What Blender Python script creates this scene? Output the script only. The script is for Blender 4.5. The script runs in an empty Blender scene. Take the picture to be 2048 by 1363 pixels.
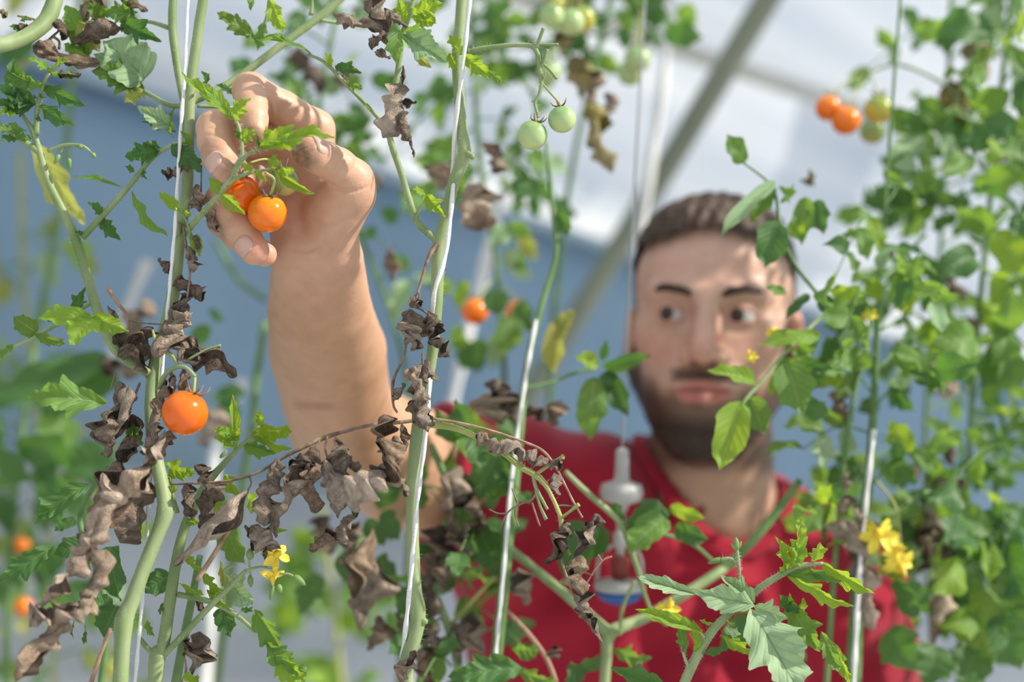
import bpy, math, random
import numpy as np
from mathutils import Vector, Matrix

# ------------------------------------------------------------------ camera, sky, sun, exposure
SC = bpy.context.scene
COL = SC.collection
FPX = 2844.0                       # focal length in pixels of the 2048 x 1363 frame (50 mm lens)
CAM_H, PITCH, ROLL = 1.43, math.radians(10.0), math.radians(4.0)
C0 = np.array([0.0, 0.0, CAM_H])
FW = np.array([0.0, math.cos(PITCH), math.sin(PITCH)])
_r0 = np.array([1.0, 0.0, 0.0]); _u0 = np.array([0.0, -math.sin(PITCH), math.cos(PITCH)])
RT = _r0 * math.cos(ROLL) + _u0 * math.sin(ROLL)
UP = _u0 * math.cos(ROLL) - _r0 * math.sin(ROLL)
R3 = np.stack([RT, UP, FW], axis=1)          # columns: right, up, forward

cd = bpy.data.cameras.new('camera'); cam = bpy.data.objects.new('camera', cd); COL.objects.link(cam)
m = np.eye(4); m[:3, 0] = RT; m[:3, 1] = UP; m[:3, 2] = -FW; m[:3, 3] = C0
cam.matrix_world = Matrix(m.tolist())
cd.sensor_width = 36.0; cd.lens = FPX * 36.0 / 2048.0; cd.clip_start = 0.02; cd.clip_end = 100
cd.dof.use_dof = True; cd.dof.focus_distance = 0.914; cd.dof.aperture_fstop = 2.6; cd.dof.aperture_blades = 9
SC.camera = cam
SC.view_settings.view_transform = 'Standard'; SC.view_settings.look = 'None'
SC.view_settings.gamma = 1.0; SC.view_settings.exposure = 0.25
try: SC.view_settings.use_curve_mapping = False
except Exception: pass

w = bpy.data.worlds.new('sky'); SC.world = w; w.use_nodes = True
nt = w.node_tree; nt.nodes.clear()
wo = nt.nodes.new('ShaderNodeOutputWorld'); bg = nt.nodes.new('ShaderNodeBackground')
tc = nt.nodes.new('ShaderNodeTexCoord'); sx = nt.nodes.new('ShaderNodeSeparateXYZ'); cr = nt.nodes.new('ShaderNodeValToRGB')
cr.color_ramp.elements[0].position = 0.0; cr.color_ramp.elements[0].color = (0.84, 0.88, 0.93, 1)
cr.color_ramp.elements[1].position = 0.9; cr.color_ramp.elements[1].color = (0.62, 0.75, 0.94, 1)
nt.links.new(tc.outputs['Generated'], sx.inputs[0]); nt.links.new(sx.outputs[2], cr.inputs[0])
nt.links.new(cr.outputs[0], bg.inputs[0]); bg.inputs[1].default_value = 0.80
nt.links.new(bg.outputs[0], wo.inputs[0])

sd = bpy.data.lights.new('sun', 'SUN'); sun = bpy.data.objects.new('sun', sd); COL.objects.link(sun)
sd.energy = 4.8; sd.angle = math.radians(1.2); sd.color = (1.0, 0.93, 0.82)
SUN_TO = Vector((0.74, -0.22, 0.63)).normalized()
sun.rotation_euler = (-SUN_TO).to_track_quat('-Z', 'Y').to_euler(); sun.location = (4, -1, 4)

# ------------------------------------------------------------------ coordinates and small helpers
def Q(px, py, d):                   # pixel + depth along the lens axis -> camera frame (right, up, forward)
    return np.array([(px - 1024.0) / FPX * d, (681.5 - py) / FPX * d, d])
def c2w(p): return np.asarray(p) @ R3.T + C0
def w2c(p): return (np.asarray(p) - C0) @ R3
def P(px, py, d): return c2w(Q(px, py, d))
def PX(n, d): return n / FPX * d    # n pixels at depth d, in metres

def put(name, me, parent=None, mat=None):
    o = bpy.data.objects.new(name, me); COL.objects.link(o)
    if parent is not None: o.parent = parent
    if mat is not None:
        if len(me.materials) == 0: me.materials.append(mat)
        elif me.materials[0] is not mat:
            o.material_slots[0].link = 'OBJECT'; o.material_slots[0].material = mat
    return o
def thing(name, label, cat, loc, group=None):
    o = bpy.data.objects.new(name, None); COL.objects.link(o)
    o.empty_display_size = 0.01
    o.location = Vector(loc); o['label'] = label; o['category'] = cat
    if group: o['group'] = group
    return o
def tag(o, label, cat, group=None):
    o['label'] = label; o['category'] = cat
    if group: o['group'] = group
    return o
def mesh(name, v, f, smooth=True):
    me = bpy.data.meshes.new(name)
    me.from_pydata([tuple(x) for x in np.asarray(v, float)], [], f); 
    if smooth: me.polygons.foreach_set('use_smooth', [True] * len(me.polygons))
    me.update(); return me
def under(o, root):                  # part meshes are written in world space: bring them under their Empty
    o.parent = root; o.matrix_parent_inverse = Matrix.Translation(-Vector(root.location))
    return o

def spline(pts, n):
    p = np.asarray(pts, float)
    if len(p) == 2: 
        t = np.linspace(0, 1, n)[:, None]; return p[0] * (1 - t) + p[1] * t
    e = np.vstack([2 * p[0] - p[1], p, 2 * p[-1] - p[-2]])
    seg = len(p) - 1; out = []
    for t in np.linspace(0, seg, n):
        i = min(int(t), seg - 1); s = t - i
        a, b, c, d = e[i], e[i + 1], e[i + 2], e[i + 3]
        out.append(0.5 * ((2 * b) + (c - a) * s + (2 * a - 5 * b + 4 * c - d) * s * s + (3 * b - a - 3 * c + d) * s ** 3))
    return np.array(out)
def tube_mesh(name, pts, rad, sides=8, cap=True, bump=0.0, seed=0):
    p = np.asarray(pts, float); n = len(p); r = np.broadcast_to(np.asarray(rad, float), (n,))
    rng = np.random.RandomState(seed)
    t = np.gradient(p, axis=0); t /= np.linalg.norm(t, axis=1)[:, None] + 1e-12
    a = np.cross(t[0], [0.31, 0.2, 0.93]); a /= np.linalg.norm(a); V = []
    for i in range(n):
        a = a - t[i] * a.dot(t[i]); a /= np.linalg.norm(a); b = np.cross(t[i], a)
        for k in range(sides):
            g = 2 * math.pi * k / sides; rr = r[i] * (1 + bump * (rng.rand() - .5))
            V.append(p[i] + (a * math.cos(g) + b * math.sin(g)) * rr)
    F = [(i * sides + k, i * sides + (k + 1) % sides, (i + 1) * sides + (k + 1) % sides, (i + 1) * sides + k) for i in range(n - 1) for k in range(sides)]
    if cap:
        F.append(tuple(range(sides - 1, -1, -1))); F.append(tuple((n - 1) * sides + k for k in range(sides)))
    return mesh(name, V, F)
def ptube(name, pts, mat, root, sides=10, n=None, bump=0.0, seed=0, parent=None):   # pts: (px, py, depth, radius px)
    w3 = np.array([np.append(P(x, y, d), PX(r, d)) for x, y, d, r in pts])
    s = spline(w3, n or max(4, 5 * (len(pts) - 1) + 1))
    me = tube_mesh(name, s[:, :3], np.abs(s[:, 3]), sides, True, bump, seed)
    o = put(name, me, None, mat)
    if root is not None: under(o, root)
    return o

def join_meshes(name, parts):        # list of (verts, faces)
    V = []; F = []; k = 0
    for v, f in parts:
        V.extend(list(v)); F.extend([tuple(i + k for i in q) for q in f]); k += len(v)
    return mesh(name, V, F)

# ------------------------------------------------------------------ materials
def nodes(name):
    m = bpy.data.materials.new(name); m.use_nodes = True; t = m.node_tree; t.nodes.clear()
    o = t.nodes.new('ShaderNodeOutputMaterial')
    def N(kind, **kw):
        n = t.nodes.new('ShaderNode' + kind)
        for k, v in kw.items():
            if k.startswith('i_'): n.inputs[k[2:].replace('_', ' ')].default_value = v
            else: setattr(n, k, v)
        return n
    return m, t, o, N, t.links.new
def ramp(N, stops):
    r = N('ValToRGB'); e = r.color_ramp.elements
    while len(e) > 1: e.remove(e[0])
    e[0].position, e[0].color = stops[0][0], (*stops[0][1], 1)
    for p, c in stops[1:]:
        q = e.new(p); q.color = (*c, 1)
    return r
def mathn(N, L, op, a, b=None):
    n = N('Math', operation=op)
    for i, x in enumerate((a, b)):
        if x is None: continue
        if hasattr(x, 'links'): L(x, n.inputs[i])
        else: n.inputs[i].default_value = x
    return n.outputs[0]
def mixc(N, L, fac, a, b, mode='MIX'):
    n = N('Mix', data_type='RGBA', blend_type=mode)
    for i, x in ((0, fac), (6, a), (7, b)):
        if hasattr(x, 'links'): L(x, n.inputs[i])
        elif i == 0: n.inputs[0].default_value = x
        else: n.inputs[i].default_value = (*x, 1)
    return n.outputs[2]

def leaf_mat(name, dark, light, trans, vein=(0.45, 0.55, 0.3), tr_amt=0.4, spots=0.0, rough=0.5, veinw=0.5):
    m, t, o, N, L = nodes(name)
    uv = N('UVMap'); s = N('SeparateXYZ'); L(uv.outputs[0], s.inputs[0])
    v = mathn(N, L, 'ABSOLUTE', mathn(N, L, 'SUBTRACT', s.outputs[1], 0.5))          # 0 at midrib, 0.5 at edge
    mid = mathn(N, L, 'LESS_THAN', v, 0.022)
    ph = mathn(N, L, 'MULTIPLY', mathn(N, L, 'SUBTRACT', s.outputs[0], mathn(N, L, 'MULTIPLY', v, 0.36)), 8.0)
    fr = mathn(N, L, 'ABSOLUTE', mathn(N, L, 'SUBTRACT', mathn(N, L, 'FRACT', ph), 0.5))
    side = mathn(N, L, 'LESS_THAN', fr, 0.045)
    vn = mathn(N, L, 'MAXIMUM', mid, mathn(N, L, 'MULTIPLY', side, 0.6))
    tcx = N('TexCoord'); nz = N('TexNoise', i_Scale=9.0, i_Detail=5.0); L(tcx.outputs['UV'], nz.inputs['Vector'])
    oi = N('ObjectInfo')
    f = mathn(N, L, 'ADD', mathn(N, L, 'MULTIPLY', nz.outputs[0], 0.7), mathn(N, L, 'MULTIPLY', mathn(N, L, 'SUBTRACT', oi.outputs['Random'], 0.35), 0.75))
    f = mathn(N, L, 'MINIMUM', mathn(N, L, 'MAXIMUM', f, 0.0), 1.0)
    c = mixc(N, L, f, dark, light)
    c = mixc(N, L, mathn(N, L, 'MULTIPLY', vn, veinw), c, vein)
    if spots:
        sp = N('TexVoronoi', i_Scale=26.0); L(tcx.outputs['UV'], sp.inputs['Vector'])
        bn = N('TexNoise', i_Scale=3.0); L(tcx.outputs['UV'], bn.inputs['Vector'])
        k = mathn(N, L, 'MULTIPLY', mathn(N, L, 'LESS_THAN', sp.outputs['Distance'], 0.27), mathn(N, L, 'GREATER_THAN', bn.outputs[0], 0.5))
        c = mixc(N, L, mathn(N, L, 'MULTIPLY', k, spots), c, (0.05, 0.04, 0.02))
    b = N('BsdfPrincipled', i_Roughness=rough); L(c, b.inputs['Base Color'])
    b.inputs['Specular IOR Level'].default_value = 0.4
    hh = mathn(N, L, 'ADD', mathn(N, L, 'MULTIPLY', nz.outputs[0], 0.5), mathn(N, L, 'MULTIPLY', mathn(N, L, 'MINIMUM', mathn(N, L, 'MULTIPLY', fr, 4.0), 1.0), 0.45))
    hh = mathn(N, L, 'SUBTRACT', hh, mathn(N, L, 'MULTIPLY', mid, -0.5))
    bp = N('Bump', i_Strength=0.55, i_Distance=0.0012); L(hh, bp.inputs['Height']); L(bp.outputs[0], b.inputs['Normal'])
    tr = N('BsdfTranslucent'); tc2 = mixc(N, L, 0.8, c, trans); L(tc2, tr.inputs[0]); L(bp.outputs[0], tr.inputs['Normal'])
    mx = N('MixShader'); mx.inputs[0].default_value = tr_amt; L(b.outputs[0], mx.inputs[1]); L(tr.outputs[0], mx.inputs[2])
    L(mx.outputs[0], o.inputs[0]); return m
LEAF = {
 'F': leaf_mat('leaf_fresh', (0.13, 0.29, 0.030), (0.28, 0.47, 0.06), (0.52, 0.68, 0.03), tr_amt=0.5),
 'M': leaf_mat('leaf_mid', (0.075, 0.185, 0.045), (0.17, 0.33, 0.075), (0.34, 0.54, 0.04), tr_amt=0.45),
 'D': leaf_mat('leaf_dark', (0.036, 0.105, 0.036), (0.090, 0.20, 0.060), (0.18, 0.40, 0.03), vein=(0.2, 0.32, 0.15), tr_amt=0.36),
 'P': leaf_mat('leaf_pale_underside', (0.22, 0.36, 0.18), (0.40, 0.52, 0.32), (0.38, 0.55, 0.16), vein=(0.13, 0.27, 0.09), tr_amt=0.25, rough=0.65, veinw=0.75),
 'Y': leaf_mat('leaf_yellowing', (0.26, 0.30, 0.05), (0.46, 0.47, 0.13), (0.55, 0.58, 0.08), tr_amt=0.4, spots=0.3),
 'S': leaf_mat('leaf_spotted', (0.07, 0.17, 0.03), (0.16, 0.28, 0.05), (0.30, 0.42, 0.03), tr_amt=0.35, spots=0.9),
}
def dry_mat(name, a, b, c):
    m, t, o, N, L = nodes(name)
    tcx = N('TexCoord'); oi = N('ObjectInfo')
    n1 = N('TexNoise', i_Scale=7.0, i_Detail=6.0, i_Roughness=0.65); L(tcx.outputs['UV'], n1.inputs['Vector'])
    n2 = N('TexVoronoi', i_Scale=34.0); L(tcx.outputs['UV'], n2.inputs['Vector'])
    f = mathn(N, L, 'ADD', n1.outputs[0], mathn(N, L, 'MULTIPLY', mathn(N, L, 'SUBTRACT', oi.outputs['Random'], 0.5), 0.35))
    r = ramp(N, [(0.28, a), (0.5, b), (0.72, c)]); L(f, r.inputs[0])
    sp = mathn(N, L, 'LESS_THAN', n2.outputs['Distance'], 0.22)
    col = mixc(N, L, mathn(N, L, 'MULTIPLY', sp, 0.55), r.outputs[0], (0.60, 0.52, 0.42))
    b_ = N('BsdfPrincipled', i_Roughness=0.85); L(col, b_.inputs['Base Color']); b_.inputs['Specular IOR Level'].default_value = 0.2
    n3 = N('TexNoise', i_Scale=34.0, i_Detail=7.0); L(tcx.outputs['UV'], n3.inputs['Vector'])
    bp = N('Bump', i_Strength=1.0, i_Distance=0.0035); L(n3.outputs[0], bp.inputs['Height']); L(bp.outputs[0], b_.inputs['Normal'])
    L(b_.outputs[0], o.inputs[0]); return m
DRY = dry_mat('dried_leaf_grey_brown', (0.13, 0.095, 0.068), (0.31, 0.235, 0.175), (0.52, 0.42, 0.33))
DRYL = dry_mat('dried_leaf_tan', (0.24, 0.16, 0.10), (0.45, 0.335, 0.24), (0.64, 0.52, 0.41))
DRYY = dry_mat('dried_leaf_yellow_brown', (0.20, 0.13, 0.05), (0.42, 0.36, 0.10), (0.45, 0.38, 0.25))

def noisy_mat(name, a, b, scale, rough=0.6, bump=0.3, dist=0.001, spec=0.4, coord='Object', detail=4.0, stretch=None, sss=0.0):
    m, t, o, N, L = nodes(name)
    tcx = N('TexCoord'); src = tcx.outputs[coord]
    if stretch:
        mp = N('Mapping'); mp.inputs['Scale'].default_value = stretch; L(src, mp.inputs[0]); src = mp.outputs[0]
    n1 = N('TexNoise', i_Scale=scale, i_Detail=detail); L(src, n1.inputs['Vector'])
    r = ramp(N, [(0.3, a), (0.7, b)]); L(n1.outputs[0], r.inputs[0])
    p = N('BsdfPrincipled', i_Roughness=rough); L(r.outputs[0], p.inputs['Base Color']); p.inputs['Specular IOR Level'].default_value = spec
    if sss:
        p.inputs['Subsurface Weight'].default_value = sss; p.inputs['Subsurface Radius'].default_value = (0.004, 0.002, 0.001); p.inputs['Subsurface Scale'].default_value = 1.0
    if bump:
        bp = N('Bump', i_Strength=bump, i_Distance=dist); L(n1.outputs[0], bp.inputs['Height']); L(bp.outputs[0], p.inputs['Normal'])
    L(p.outputs[0], o.inputs[0]); return m
STEM = noisy_mat('stem_green', (0.16, 0.24, 0.080), (0.33, 0.40, 0.20), 60, 0.55, 0.25, stretch=(1, 1, 0.35))
STEMD = noisy_mat('stem_dark_green', (0.07, 0.16, 0.045), (0.16, 0.27, 0.09), 50, 0.55, 0.2)
STEMY = noisy_mat('stem_yellow_green', (0.28, 0.32, 0.07), (0.42, 0.44, 0.16), 60, 0.55, 0.2)
TWIG = noisy_mat('twig_brown', (0.12, 0.075, 0.05), (0.34, 0.25, 0.17), 180, 0.85, 0.6)
TWIGT = noisy_mat('twig_tan', (0.26, 0.15, 0.09), (0.48, 0.33, 0.23), 150, 0.8, 0.4)
STRING = noisy_mat('string_white', (0.72, 0.72, 0.72), (0.86, 0.86, 0.85), 400, 0.7, 0.5, stretch=(1, 1, 3))
HAIRM = noisy_mat('stem_hair_pale', (0.75, 0.78, 0.68), (0.85, 0.86, 0.78), 40, 0.5, 0)

def fruit_mat(name, stops, rough=0.16, sss=0.35):
    m, t, o, N, L = nodes(name)
    tcx = N('TexCoord'); s = N('SeparateXYZ'); L(tcx.outputs['Generated'], s.inputs[0])
    n1 = N('TexNoise', i_Scale=3.5, i_Detail=3.0); L(tcx.outputs['Generated'], n1.inputs['Vector'])
    n2 = N('TexVoronoi', i_Scale=34.0); L(tcx.outputs['Generated'], n2.inputs['Vector'])
    f = mathn(N, L, 'ADD', s.outputs[2], mathn(N, L, 'MULTIPLY', mathn(N, L, 'SUBTRACT', n1.outputs[0], 0.5), 0.5))
    r = ramp(N, stops); L(f, r.inputs[0])
    fk = mathn(N, L, 'MULTIPLY', mathn(N, L, 'LESS_THAN', n2.outputs['Distance'], 0.13), 0.25)
    c = mixc(N, L, fk, r.outputs[0], (0.9, 0.8, 0.5))
    p = N('BsdfPrincipled', i_Roughness=rough); L(c, p.inputs['Base Color'])
    p.inputs['Subsurface Weight'].default_value = sss; p.inputs['Subsurface Radius'].default_value = (0.006, 0.003, 0.0012)
    p.inputs['Subsurface Scale'].default_value = 1.0
    L(p.outputs[0], o.inputs[0]); return m
FR = {
 'orange': fruit_mat('tomato_skin_orange', [(0.0, (0.86, 0.17, 0.004)), (0.75, (0.90, 0.22, 0.005)), (1.0, (0.85, 0.28, 0.012))]),
 'deep': fruit_mat('tomato_skin_deep_orange', [(0.0, (0.80, 0.135, 0.004)), (0.8, (0.84, 0.165, 0.004)), (1.0, (0.60, 0.13, 0.010))]),
 'green': fruit_mat('tomato_skin_green', [(0.0, (0.50, 0.60, 0.26)), (0.55, (0.40, 0.53, 0.24)), (0.95, (0.24, 0.40, 0.13))], 0.28),
 'turning': fruit_mat('tomato_skin_turning', [(0.0, (0.62, 0.45, 0.06)), (0.5, (0.42, 0.42, 0.07)), (1.0, (0.22, 0.34, 0.06))], 0.25),
 'greenorange': fruit_mat('tomato_skin_green_turning', [(0.0, (0.55, 0.46, 0.12)), (0.25, (0.34, 0.45, 0.17)), (0.9, (0.13, 0.28, 0.12))], 0.22),
}
# ------------------------------------------------------------------ the greenhouse shell
UA = np.array([0.719, 0.695, 0.0]); OA = np.array([-0.695, 0.719, 0.0])   # along the tunnel, outwards through its side
def SH(a, s, z): return UA * a + OA * s + np.array([0, 0, z])
def film_mat(name, a, b, transl, scale, stretch, transp=0.0):
    m, t, o, N, L = nodes(name)
    tcx = N('TexCoord'); mp = N('Mapping'); mp.inputs['Scale'].default_value = stretch; L(tcx.outputs['UV'], mp.inputs[0])
    n1 = N('TexNoise', i_Scale=scale, i_Detail=4.0); L(mp.outputs[0], n1.inputs['Vector'])
    r = ramp(N, [(0.32, a), (0.68, b)]); L(n1.outputs[0], r.inputs[0])
    df = N('BsdfPrincipled', i_Roughness=0.45); L(r.outputs[0], df.inputs['Base Color'])
    tr = N('BsdfTranslucent'); L(r.outputs[0], tr.inputs[0])
    bp = N('Bump', i_Strength=0.5, i_Distance=0.02); L(n1.outputs[0], bp.inputs['Height'])
    L(bp.outputs[0], df.inputs['Normal']); L(bp.outputs[0], tr.inputs['Normal'])
    mx = N('MixShader'); mx.inputs[0].default_value = transl; L(df.outputs[0], mx.inputs[1]); L(tr.outputs[0], mx.inputs[2])
    if transp:
        tp = N('BsdfTransparent'); m2 = N('MixShader'); m2.inputs[0].default_value = transp
        L(mx.outputs[0], m2.inputs[1]); L(tp.outputs[0], m2.inputs[2]); L(m2.outputs[0], o.inputs[0])
    else: L(mx.outputs[0], o.inputs[0])
    return m
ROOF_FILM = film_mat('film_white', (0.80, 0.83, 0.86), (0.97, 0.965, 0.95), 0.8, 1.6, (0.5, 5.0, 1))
SIDE_FILM = film_mat('film_blue_grey', (0.26, 0.40, 0.52), (0.35, 0.49, 0.61), 0.4, 1.2, (1.2, 0.5, 1))  # blue of sky light and shade is put into the film colour
LOW_BAND_FILM = film_mat('film_grey', (0.46, 0.50, 0.54), (0.62, 0.65, 0.68), 0.4, 2.2, (1.0, 2.0, 1))  # added lower layer, paler to stand in for a gradual brightening downwards
WALL_S, EAVE_Z = 2.0, 2.165
def sheet(name, prof, a0, a1, na, mat, wob):
    V = []; UVs = []; rng = np.random.RandomState(5); ph = rng.rand(4) * 6
    L_ = np.concatenate([[0], np.cumsum(np.linalg.norm(np.diff(np.array(prof), axis=0), axis=1))])
    for i in range(na):
        a = a0 + (a1 - a0) * i / (na - 1)
        for j, (s, z) in enumerate(prof):
            k = wob * (math.sin(a * 5.1 + ph[0] + j * .4) + math.sin(a * 2.3 + ph[1] - j * .7)) * (0 if j in (0, len(prof) - 1) else 1)
            V.append(SH(a, s + k, z + k * .4)); UVs.append((a, L_[j]))
    n = len(prof)
    F = [(i * n + j, i * n + j + 1, (i + 1) * n + j + 1, (i + 1) * n + j) for i in range(na - 1) for j in range(n - 1)]
    me = mesh(name, V, F); uvl = me.uv_layers.new(name='UVMap')
    li = np.zeros(len(me.loops), int); me.loops.foreach_get('vertex_index', li)
    uvl.data.foreach_set('uv', np.array(UVs)[li].ravel())
    o = put(name, me, None, mat); o['kind'] = 'structure'
    sm = o.modifiers.new('thickness', 'SOLIDIFY'); sm.thickness = 0.0006
    return o
lower = [(WALL_S, z) for z in np.linspace(1.58, EAVE_Z, 6)]
low_band = [(WALL_S, z) for z in np.linspace(0.0, 1.58, 7)]
arch = [(WALL_S, EAVE_Z), (1.9, 2.265), (1.62, 2.485), (1.3, 2.66), (0.95, 2.79), (0.5, 2.90), (0.15, 2.96)]
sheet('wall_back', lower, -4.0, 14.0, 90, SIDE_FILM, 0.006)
sheet('trim_1', low_band, -4.0, 14.0, 40, LOW_BAND_FILM, 0.004)
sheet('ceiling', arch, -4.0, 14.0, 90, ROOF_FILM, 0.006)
fl = mesh('floor', [(-6, -2, 0), (9, -2, 0), (9, 14, 0), (-6, 14, 0), (-6, -2, -.1), (9, -2, -.1), (9, 14, -.1), (-6, 14, -.1)], [(0, 1, 2, 3), (4, 7, 6, 5), (0, 4, 5, 1), (1, 5, 6, 2), (2, 6, 7, 3), (3, 7, 4, 0)], False)
fo = put('floor', fl, None, noisy_mat('ground_pale_fabric', (0.42, 0.43, 0.42), (0.58, 0.58, 0.57), 3.0, 0.9, 0.4, 0.01)); fo['kind'] = 'structure'
PIPE = noisy_mat('pipe_grey_green', (0.20, 0.225, 0.165), (0.27, 0.30, 0.225), 6.0, 0.42, 0.1)
PIPEW = noisy_mat('pipe_pale_grey', (0.42, 0.43, 0.38), (0.55, 0.55, 0.50), 6.0, 0.4, 0.1)
def pipe(name, a, b, r, mat, kind=True):
    o = put(name, tube_mesh(name, spline([a, b], 8), r, 16), None, mat)
    if kind: o['kind'] = 'structure'
    return o
pipe('trim_2', SH(-4, 1.62, 1.826), SH(14, 1.58, 3.686), 0.017, PIPEW)                 # purlin under the film
pipe('trim_3', SH(-4, WALL_S - .02, EAVE_Z), SH(14, WALL_S - .02, EAVE_Z), 0.012, noisy_mat('rail_blue_grey', (0.26, 0.36, 0.44), (0.34, 0.45, 0.53), 5, 0.5, 0))
br = put('brace_pole', tube_mesh('brace_pole', spline([P(1575, -70, 2.05), P(1275, 430, 2.32), P(960, 955, 2.62)], 12), 0.0195, 20), None, PIPE)
tag(br, 'grey green metal brace pole slanting up behind the head of the man', 'pole')
# ------------------------------------------------------------------ implicit surfaces -> meshes (for the man)
def smin(a, b, k):
    h = np.clip(0.5 + 0.5 * (b - a) / k, 0, 1); return b + (a - b) * h - k * h * (1 - h)
def smax(a, b, k): return -smin(-a, -b, k)
class Grid:
    def __init__(s, xs, ys, zs):
        s.ax = [np.asarray(a, np.float32) for a in (xs, ys, zs)]
        s.F = np.full(tuple(len(a) for a in s.ax), 0.06, np.float32)
    def box(s, lo, hi):
        sl = tuple(slice(max(0, int(np.searchsorted(a, l)) - 1), min(len(a), int(np.searchsorted(a, h)) + 1)) for a, l, h in zip(s.ax, lo, hi))
        X, Y, Z = (s.ax[i][sl[i]] for i in range(3))
        return sl, X[:, None, None], Y[None, :, None], Z[None, None, :]
    @staticmethod
    def cone(X, Y, Z, a, b, ra, rb):
        a = np.asarray(a, np.float32); ba = np.asarray(b, np.float32) - a
        px, py, pz = X - a[0], Y - a[1], Z - a[2]
        h = np.clip((px * ba[0] + py * ba[1] + pz * ba[2]) / max(float(ba @ ba), 1e-9), 0, 1)
        return np.sqrt((px - h * ba[0]) ** 2 + (py - h * ba[1]) ** 2 + (pz - h * ba[2]) ** 2) - (ra + (rb - ra) * h)
    def chain(s, segs, k, k_in=0.006, pad=0.02):
        """segs: list of (a, b, ra, rb): one smooth limb, blended into what is there with radius k."""
        P_ = np.array([q for g in segs for q in (g[0], g[1])]); R_ = max(max(g[2], g[3]) for g in segs) + pad
        sl, X, Y, Z = s.box(P_.min(0) - R_, P_.max(0) + R_)
        d = None
        for g in segs:
            e = s.cone(X, Y, Z, *g); d = e if d is None else smin(d, e, k_in)
        return sl, d
    def add(s, segs, k, k_in=0.006):
        sl, d = s.chain(segs, k, k_in); s.F[sl] = smin(s.F[sl], d, k)
    def cut(s, segs, k):
        sl, d = s.chain(segs, k, 0.002); s.F[sl] = smax(s.F[sl], -d, k)
    def ell(s, c, r, k, rot=None):
        c = np.asarray(c, np.float32); R_ = max(r) + 0.03
        sl, X, Y, Z = s.box(c - R_, c + R_)
        s.F[sl] = smin(s.F[sl], ell_d(X - c[0], Y - c[1], Z - c[2], r, rot), k)
    def surface(s):
        F = s.F; ax = s.ax; S = (F < 0)
        n = np.zeros(tuple(q - 1 for q in F.shape), np.uint8)
        for i in (0, 1):
            for j in (0, 1):
                for k in (0, 1):
                    n += S[i:S.shape[0] - 1 + i, j:S.shape[1] - 1 + j, k:S.shape[2] - 1 + k]
        act = np.argwhere((n > 0) & (n < 8)); idx = np.full(n.shape, -1, np.int32); idx[tuple(act.T)] = np.arange(len(act))
        acc = np.zeros((len(act), 3)); cnt = np.zeros(len(act))
        corners = [(i, j, k) for i in (0, 1) for j in (0, 1) for k in (0, 1)]
        val = {c: F[act[:, 0] + c[0], act[:, 1] + c[1], act[:, 2] + c[2]] for c in corners}
        pos = {c: np.stack([ax[q][act[:, q] + c[q]] for q in range(3)], 1) for c in corners}
        for c in corners:
            for q in range(3):
                if c[q] == 0:
                    e = list(c); e[q] = 1; e = tuple(e); u, v = val[c], val[e]; x = (u < 0) != (v < 0)
                    t = np.where(x, u / np.where(x, u - v, 1), 0)[:, None]
                    acc += np.where(x[:, None], pos[c] + t * (pos[e] - pos[c]), 0); cnt += x
        V = acc / cnt[:, None]; FA = []
        for q in range(3):
            a = [slice(None)] * 3; b = [slice(None)] * 3; a[q] = slice(0, -1); b[q] = slice(1, None)
            A, B = S[tuple(a)], S[tuple(b)]
            for flip in (False, True):
                e = np.argwhere((A & ~B) if not flip else (~A & B)); o1, o2 = (q + 1) % 3, (q + 2) % 3
                e = e[(e[:, o1] > 0) & (e[:, o2] > 0) & (e[:, o1] < n.shape[o1]) & (e[:, o2] < n.shape[o2])]
                def at(d1, d2):
                    g = e.copy(); g[:, o1] += d1; g[:, o2] += d2; return idx[g[:, 0], g[:, 1], g[:, 2]]
                f = np.stack([at(-1, -1), at(0, -1), at(0, 0), at(-1, 0)], 1)
                FA.append(f[:, ::-1] if flip else f)
        return V, np.vstack(FA)
def ell_d(px, py, pz, r, rot=None):
    if rot is not None:
        px, py, pz = (rot[0, i] * px + rot[1, i] * py + rot[2, i] * pz for i in range(3))
    k0 = np.sqrt((px / r[0]) ** 2 + (py / r[1]) ** 2 + (pz / r[2]) ** 2)
    k1 = np.sqrt((px / r[0] ** 2) ** 2 + (py / r[1] ** 2) ** 2 + (pz / r[2] ** 2) ** 2)
    return k0 * (k0 - 1) / np.maximum(k1, 1e-6)
def big_mesh(name, V, F, flip=True):
    me = bpy.data.meshes.new(name); F = F[:, ::-1] if flip else F
    me.vertices.add(len(V)); me.vertices.foreach_set('co', np.asarray(V, np.float32).ravel())
    me.loops.add(len(F) * 4); me.polygons.add(len(F))
    me.polygons.foreach_set('loop_start', np.arange(0, len(F) * 4, 4)); me.loops.foreach_set('vertex_index', F.astype(np.int32).ravel())
    me.polygons.foreach_set('use_smooth', np.ones(len(F), bool)); me.update(calc_edges=True); me.validate(); return me
def paint(me, col):
    a = me.color_attributes.new('tone', 'FLOAT_COLOR', 'POINT')
    a.data.foreach_set('color', np.concatenate([col, np.ones((len(col), 1))], 1).astype(np.float32).ravel())
def axis(lo, hi, coarse, fine):
    """A grid axis from lo to hi, step coarse, finer inside the (a, b, step) ranges."""
    out = [lo]
    while out[-1] < hi:
        x = out[-1]; st = coarse
        for a, b, f in fine:
            if a - 1e-9 <= x < b: st = min(st, f)
            elif x < a < x + st: st = min(st, max(a - x, f))
        out.append(x + st)
    return out

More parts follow.
